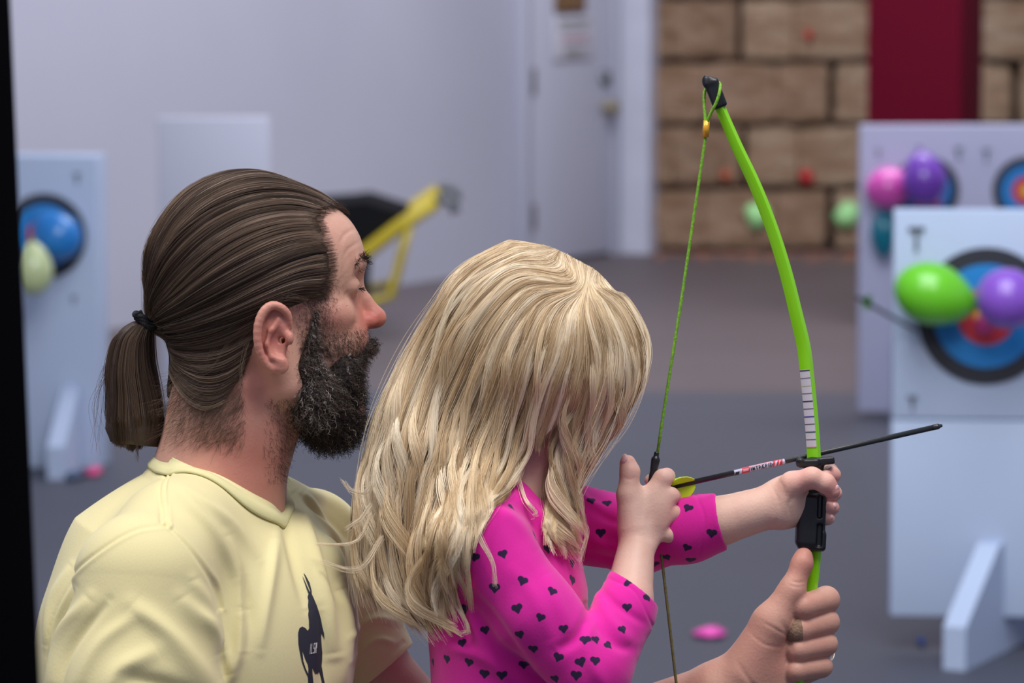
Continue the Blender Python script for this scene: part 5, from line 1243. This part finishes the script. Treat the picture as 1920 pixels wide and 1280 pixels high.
# string with its loop and crimp
strm = mat('green_cord', srgb(138, 196, 52), .5, noise=(500, srgb(96, 150, 40), .15))
loop = PP([(1323, 232, BZ - 2), (1321, 205, BZ + 2), (1320, 180, BZ + 8), (1324, 166, BZ + 16), (1338, 156, BZ + 14), (1349, 156, BZ), (1350, 168, BZ - 15), (1344, 190, BZ - 18), (1332, 214, BZ - 10), (1325, 232, BZ - 3)])
nock = (1228, 880)
def cord(pts, r_, nm, m): V, F = tube([tuple(q) for q in pts], r_, 10); return mobj(nm, L2W(np.array([list(v) for v in V])), F, m, bow)
VV = []; FF_ = []
def addt(pts, r_):
    global VV, FF_
    V, F = tube([tuple(q) for q in pts], r_, 10); FF_ += [tuple(i + len(VV) for i in f) for f in F]; VV += [list(v) for v in V]
addt(spline(loop, 50), 3.2); addt(PP([(1324, 228, BZ - 2), (1322, 262, BZ), (1278, 560, BZ), (1240, 800, BZ), (1231, 862, BZ)]), 3.0)
mobj('string', L2W(np.array(VV)), FF_, strm, bow)
cord(PP([(1228, 900, BZ), (1237, 990, BZ + 14), (1239, 1030, BZ), (1253, 1150, BZ), (1268, 1280, BZ), (1312, 1700, BZ)]), 2.9, 'string', mat('worn_cord', srgb(118, 116, 66), .6, noise=(400, srgb(90, 86, 52), .2)))
addx = cord(PP([(1325, 226, BZ - 2), (1322.5, 257, BZ)]), 6.4, 'crimp', mat('brass_crimp', srgb(246, 178, 62), .28, metal=.35))
V, Q = mesh_sdf(grp([('u', 0, chain(PP([(1231, 850, BZ), (1230, 858, BZ)]), [5, 5], 2)), ('u', 2, chain(PP([(1229, 862, BZ), (1224, 890, BZ - 2), (1222, 903, BZ - 2)]), [8.5, 6.2, 7.5], 3))]), 1.2); mobj('finger_sleeve', L2W(V), Q, blackp, bow)
# grip with arrow shelf and slotted body
def grip_sdf():
    f = lambda x, y, z_=0: P(x, y, BZ + z_)
    it = [('u', 0, chain([f(1526, 874), f(1524, 910), f(1518, 960), f(1520, 1005)], [19, 18, 21, 22], 12)),
          ('u', 6, rbox(f(1520, 975), (27, 52, 27), 12, rotm(az=3))), ('u', 4, rbox(f(1522, 1012), (26, 20, 25), 8, rotm(az=3))),
          ('u', 6, rbox(f(1514, 868), (20, 7.5, 25), 4, rotm(az=-2))), ('u', 6, rbox(f(1543, 864), (21, 7, 20), 3.5, rotm(az=-5))), ('u', 5, chain([f(1500, 864, -20), f(1500, 864, 20)], [7, 7])),
          ('s', 3, rbox(f(1537, 1004, -32), (5.5, 22, 13), 4, rotm(az=3))), ('s', 3, rbox(f(1538, 950, -32), (4.5, 22, 13), 3.5, rotm(az=2)))]
    return grp(it)
V, Q = mesh_sdf(grip_sdf(), 1.7); V = relax(V, Q, 1, .4); grip = mobj('grip', L2W(V), Q, blackp, bow)
# white measuring sticker with coloured lines, on the near face of the upper limb
stm = mat('white_sticker', srgb(206, 206, 216), .5)
i0 = np.argmin(np.abs(cu_[:, 1] - 692)); i1 = np.argmin(np.abs(cu_[:, 1] - 838))
ang = math.radians(38)
def limb_frame(y):
    x = np.interp(y, cu_[:, 1], cu_[:, 0]); i = np.argmin(np.abs(cu_[:, 1] - y)); d = cu_[min(i + 1, 69)] - cu_[max(i - 1, 0)]; d /= np.linalg.norm(d); n_ = np.array([-d[1], d[0]])
    ax = np.array([n_[0] * math.cos(ang), n_[1] * math.cos(ang), math.sin(ang)]); bx = np.array([-n_[0] * math.sin(ang), -n_[1] * math.sin(ang), math.cos(ang)])
    return P(x, y, BZ), ax, bx, np.interp(y, cu_[:, 1], wu_) * .82
def sticker(y0, y1, m, nm, parent, lift, a0=-.9, a1=.95):
    V = []; F = []; ys = np.linspace(y0, y1, max(2, int((y1 - y0) / 5) + 2)); na = 7
    c0, ax, bx, hw = limb_frame(700); s_ = -1 if bx[2] > 0 else 1
    for y in ys:
        c, ax, bx, hw = limb_frame(y)
        for a in np.linspace(a0, a1, na):
            th = 5.2 * (1.35 if abs(a) <= .45 else 1.35 - .35 * (abs(a) - .45) / .55); V.append(c + ax * a * hw + bx * s_ * (th + lift))
    for j in range(len(ys) - 1):
        for k in range(na - 1): F.append((j * na + k, j * na + k + 1, (j + 1) * na + k + 1, (j + 1) * na + k))
    return mobj(nm, L2W(np.array(V)), F, m, parent)
sk = sticker(692, 838, stm, 'measuring_sticker', bow, .5)
cols = [(60, 60, 70), (110, 110, 120), (200, 206, 130), (110, 100, 120), (50, 36, 60), (100, 100, 110), (70, 70, 150), (100, 100, 110), (60, 90, 100), (110, 110, 110), (220, 120, 130)]
for i, c in enumerate(cols):
    y = 693 + i * 14.4; sticker(y, y + (2.2 if i in (0, 4, 6, 8) else 1.5), mat('line_%d_%d_%d' % c, srgb(*c), .6), 'sticker_line', sk, .9)
# ---------------- arrow
AZ = BZ + 24
A0, A1 = P(1257, 913, BZ + 2), P(1764, 798, AZ + 6); ad = (A1 - A0) / np.linalg.norm(A1 - A0); AL = np.linalg.norm(A1 - A0); RA = 5.2
aw = L2W(A0); arrow = thing('arrow', 'black arrow with a lime vane nocked on the lime green bow', 'arrow', tuple(aw))
def at(s, off=(0, 0, 0)): return A0 + ad * s + np.array(off)
def arod(s0, s1, r_, nm, m, seg=20):
    V, F = tube([tuple(at(s0)), tuple(at((s0 + s1) / 2)), tuple(at(s1))], r_, seg); return mobj(nm, L2W(np.array([list(v) for v in V])), F, m, arrow)
carbon = mat('arrow_carbon', srgb(40, 44, 48), .38, bump=(1500, .3, .0003))
arod(10, AL - 4, RA, 'shaft', carbon); arod(-2, 12, [3.2, 4.4, 5.0], 'nock', mat('nock_black', srgb(20, 20, 22), .4))
arod(AL - 16, AL + 3, [5.6, 5.4, 2.2], 'point', mat('arrow_point', srgb(70, 74, 78), .35, metal=.5))
e1 = np.cross(ad, [0, 0, 1.]); e1 /= np.linalg.norm(e1); e2 = np.cross(ad, e1); vane_m = mat('lime_vane', srgb(196, 240, 30), .4, sss=.2, sssr=(.5, 1, .2))
for k3 in range(3):
    a = math.radians(-62 + 120 * k3 + 0); u = e1 * math.cos(a) + e2 * math.sin(a)
    prof = [(3, 3), (6, 13), (14, 20), (24, 22.5), (34, 19), (42, 12), (47, 4)]
    bm = bmesh.new(); lo_ = []; hi_ = []
    V = []; 
    for (s_, h_) in prof: V.append(at(s_ + 0) + u * RA * .8); V.append(at(s_) + u * (RA + h_))
    tn = np.cross(ad, u); VV2 = [v + tn * .7 for v in V] + [v - tn * .7 for v in V]; n_ = len(V); F = []
    for i in range(len(prof) - 1):
        F.append((2 * i, 2 * i + 1, 2 * i + 3, 2 * i + 2)); F.append((n_ + 2 * i, n_ + 2 * i + 2, n_ + 2 * i + 3, n_ + 2 * i + 1))
        F.append((2 * i + 1, n_ + 2 * i + 1, n_ + 2 * i + 3, 2 * i + 3)); F.append((2 * i, 2 * i + 2, n_ + 2 * i + 2, n_ + 2 * i))
    bm.free(); mobj('vane', L2W(np.array(VV2)), F, vane_m, arrow, smooth=False)
# wrap label on the shaft with the lettering
def shaft_patch(s0, s1, t0, t1, m, nm, parent, lift=.35, slant=0.0):
    """t: -1 lower edge .. 1 upper edge of the side seen"""
    V = []; F = []; na = 9; ns = max(2, int((s1 - s0) / 4) + 2)
    for s_ in np.linspace(s0, s1, ns):
        for t_ in np.linspace(t0, t1, na):
            a = math.asin(max(-1, min(1, t_))) if abs(t_) <= 1 else math.copysign(PI / 2 + (abs(t_) - 1) * 1.2, t_)
            # direction facing the lens is -z
            up = -e1 if e1[1] > 0 else e1; f_ = -e2 if e2[2] > 0 else e2
            V.append(at(s_ + slant * t_) + (up * math.sin(a) + f_ * math.cos(a)) * (RA + lift))
    for j in range(ns - 1):
        for k in range(na - 1): F.append((j * na + k, j * na + k + 1, (j + 1) * na + k + 1, (j + 1) * na + k))
    return mobj(nm, L2W(np.array(V)), F, m, parent)
S0 = (1378 - 1257) / ad[0]; S1 = (1474 - 1257) / ad[0]; LS = S1 - S0
lw = mat('label_white', srgb(196, 196, 220), .4); lr_ = mat('label_red', srgb(206, 44, 64), .4); lk = mat('label_ink', srgb(30, 34, 52), .5); lp = mat('label_pink', srgb(224, 160, 176), .4)
lab = shaft_patch(S0, S1, -1.6, 1.6, lw, 'label', arrow, .3)
shaft_patch(S0 + LS * .15, S0 + LS * .31, -1.2, 1.2, lr_, 'label_band', lab, .5, 1.5); shaft_patch(S0 + LS * .17, S0 + LS * .28, -.35, .45, lp, 'label_band', lab, .7, 1)
shaft_patch(S0 + LS * .76, S0 + LS * .95, -1.2, 1.2, lr_, 'label_band', lab, .5, 1.5); shaft_patch(S0 + LS * .80, S0 + LS * .84, -.8, .8, lw, 'label_band', lab, .7, 3); shaft_patch(S0 + LS * .88, S0 + LS * .90, -.8, .8, lw, 'label_band', lab, .7, 3)
shaft_patch(S0 + LS * .30, S0 + LS * .76, .72, 1.2, lp, 'label_band', lab, .5)
shaft_patch(S0 + LS * .02, S0 + LS * .10, -1.2, .1, lk, 'label_band', lab, .5, 2)
FONT = {'I': ['1', '1', '1', '1', '1'], 'N': ['101', '111', '111', '111', '101'], 'T': ['111', '010', '010', '010', '010'], 'R': ['110', '101', '110', '101', '101'], 'E': ['111', '100', '110', '100', '111'],
        'P': ['110', '101', '110', '100', '100'], 'D': ['110', '101', '101', '101', '110']}
s_ = S0 + LS * .325; cw = 1.62; VL = []; FL = []
for ch in 'INTREPID':
    rows_ = FONT[ch]; wch = len(rows_[0])
    for rj, row in enumerate(rows_):
        for cj, b in enumerate(row):
            if b == '1':
                t1_ = .60 - rj * .26; t0_ = t1_ - .26; sa = s_ + cj * cw; up = -e1 if e1[1] > 0 else e1; f_ = -e2 if e2[2] > 0 else e2
                q = []
                for (ss, t_) in ((sa, t0_), (sa + cw, t0_), (sa + cw, t1_), (sa, t1_)):
                    a = math.asin(t_); q.append(at(ss) + (up * math.sin(a) + f_ * math.cos(a)) * (RA + .62))
                FL.append(tuple(range(len(VL), len(VL) + 4))); VL += q
    s_ += wch * cw + 1.35
mobj('lettering', L2W(np.array(VL)), FL, lk, lab, smooth=False)
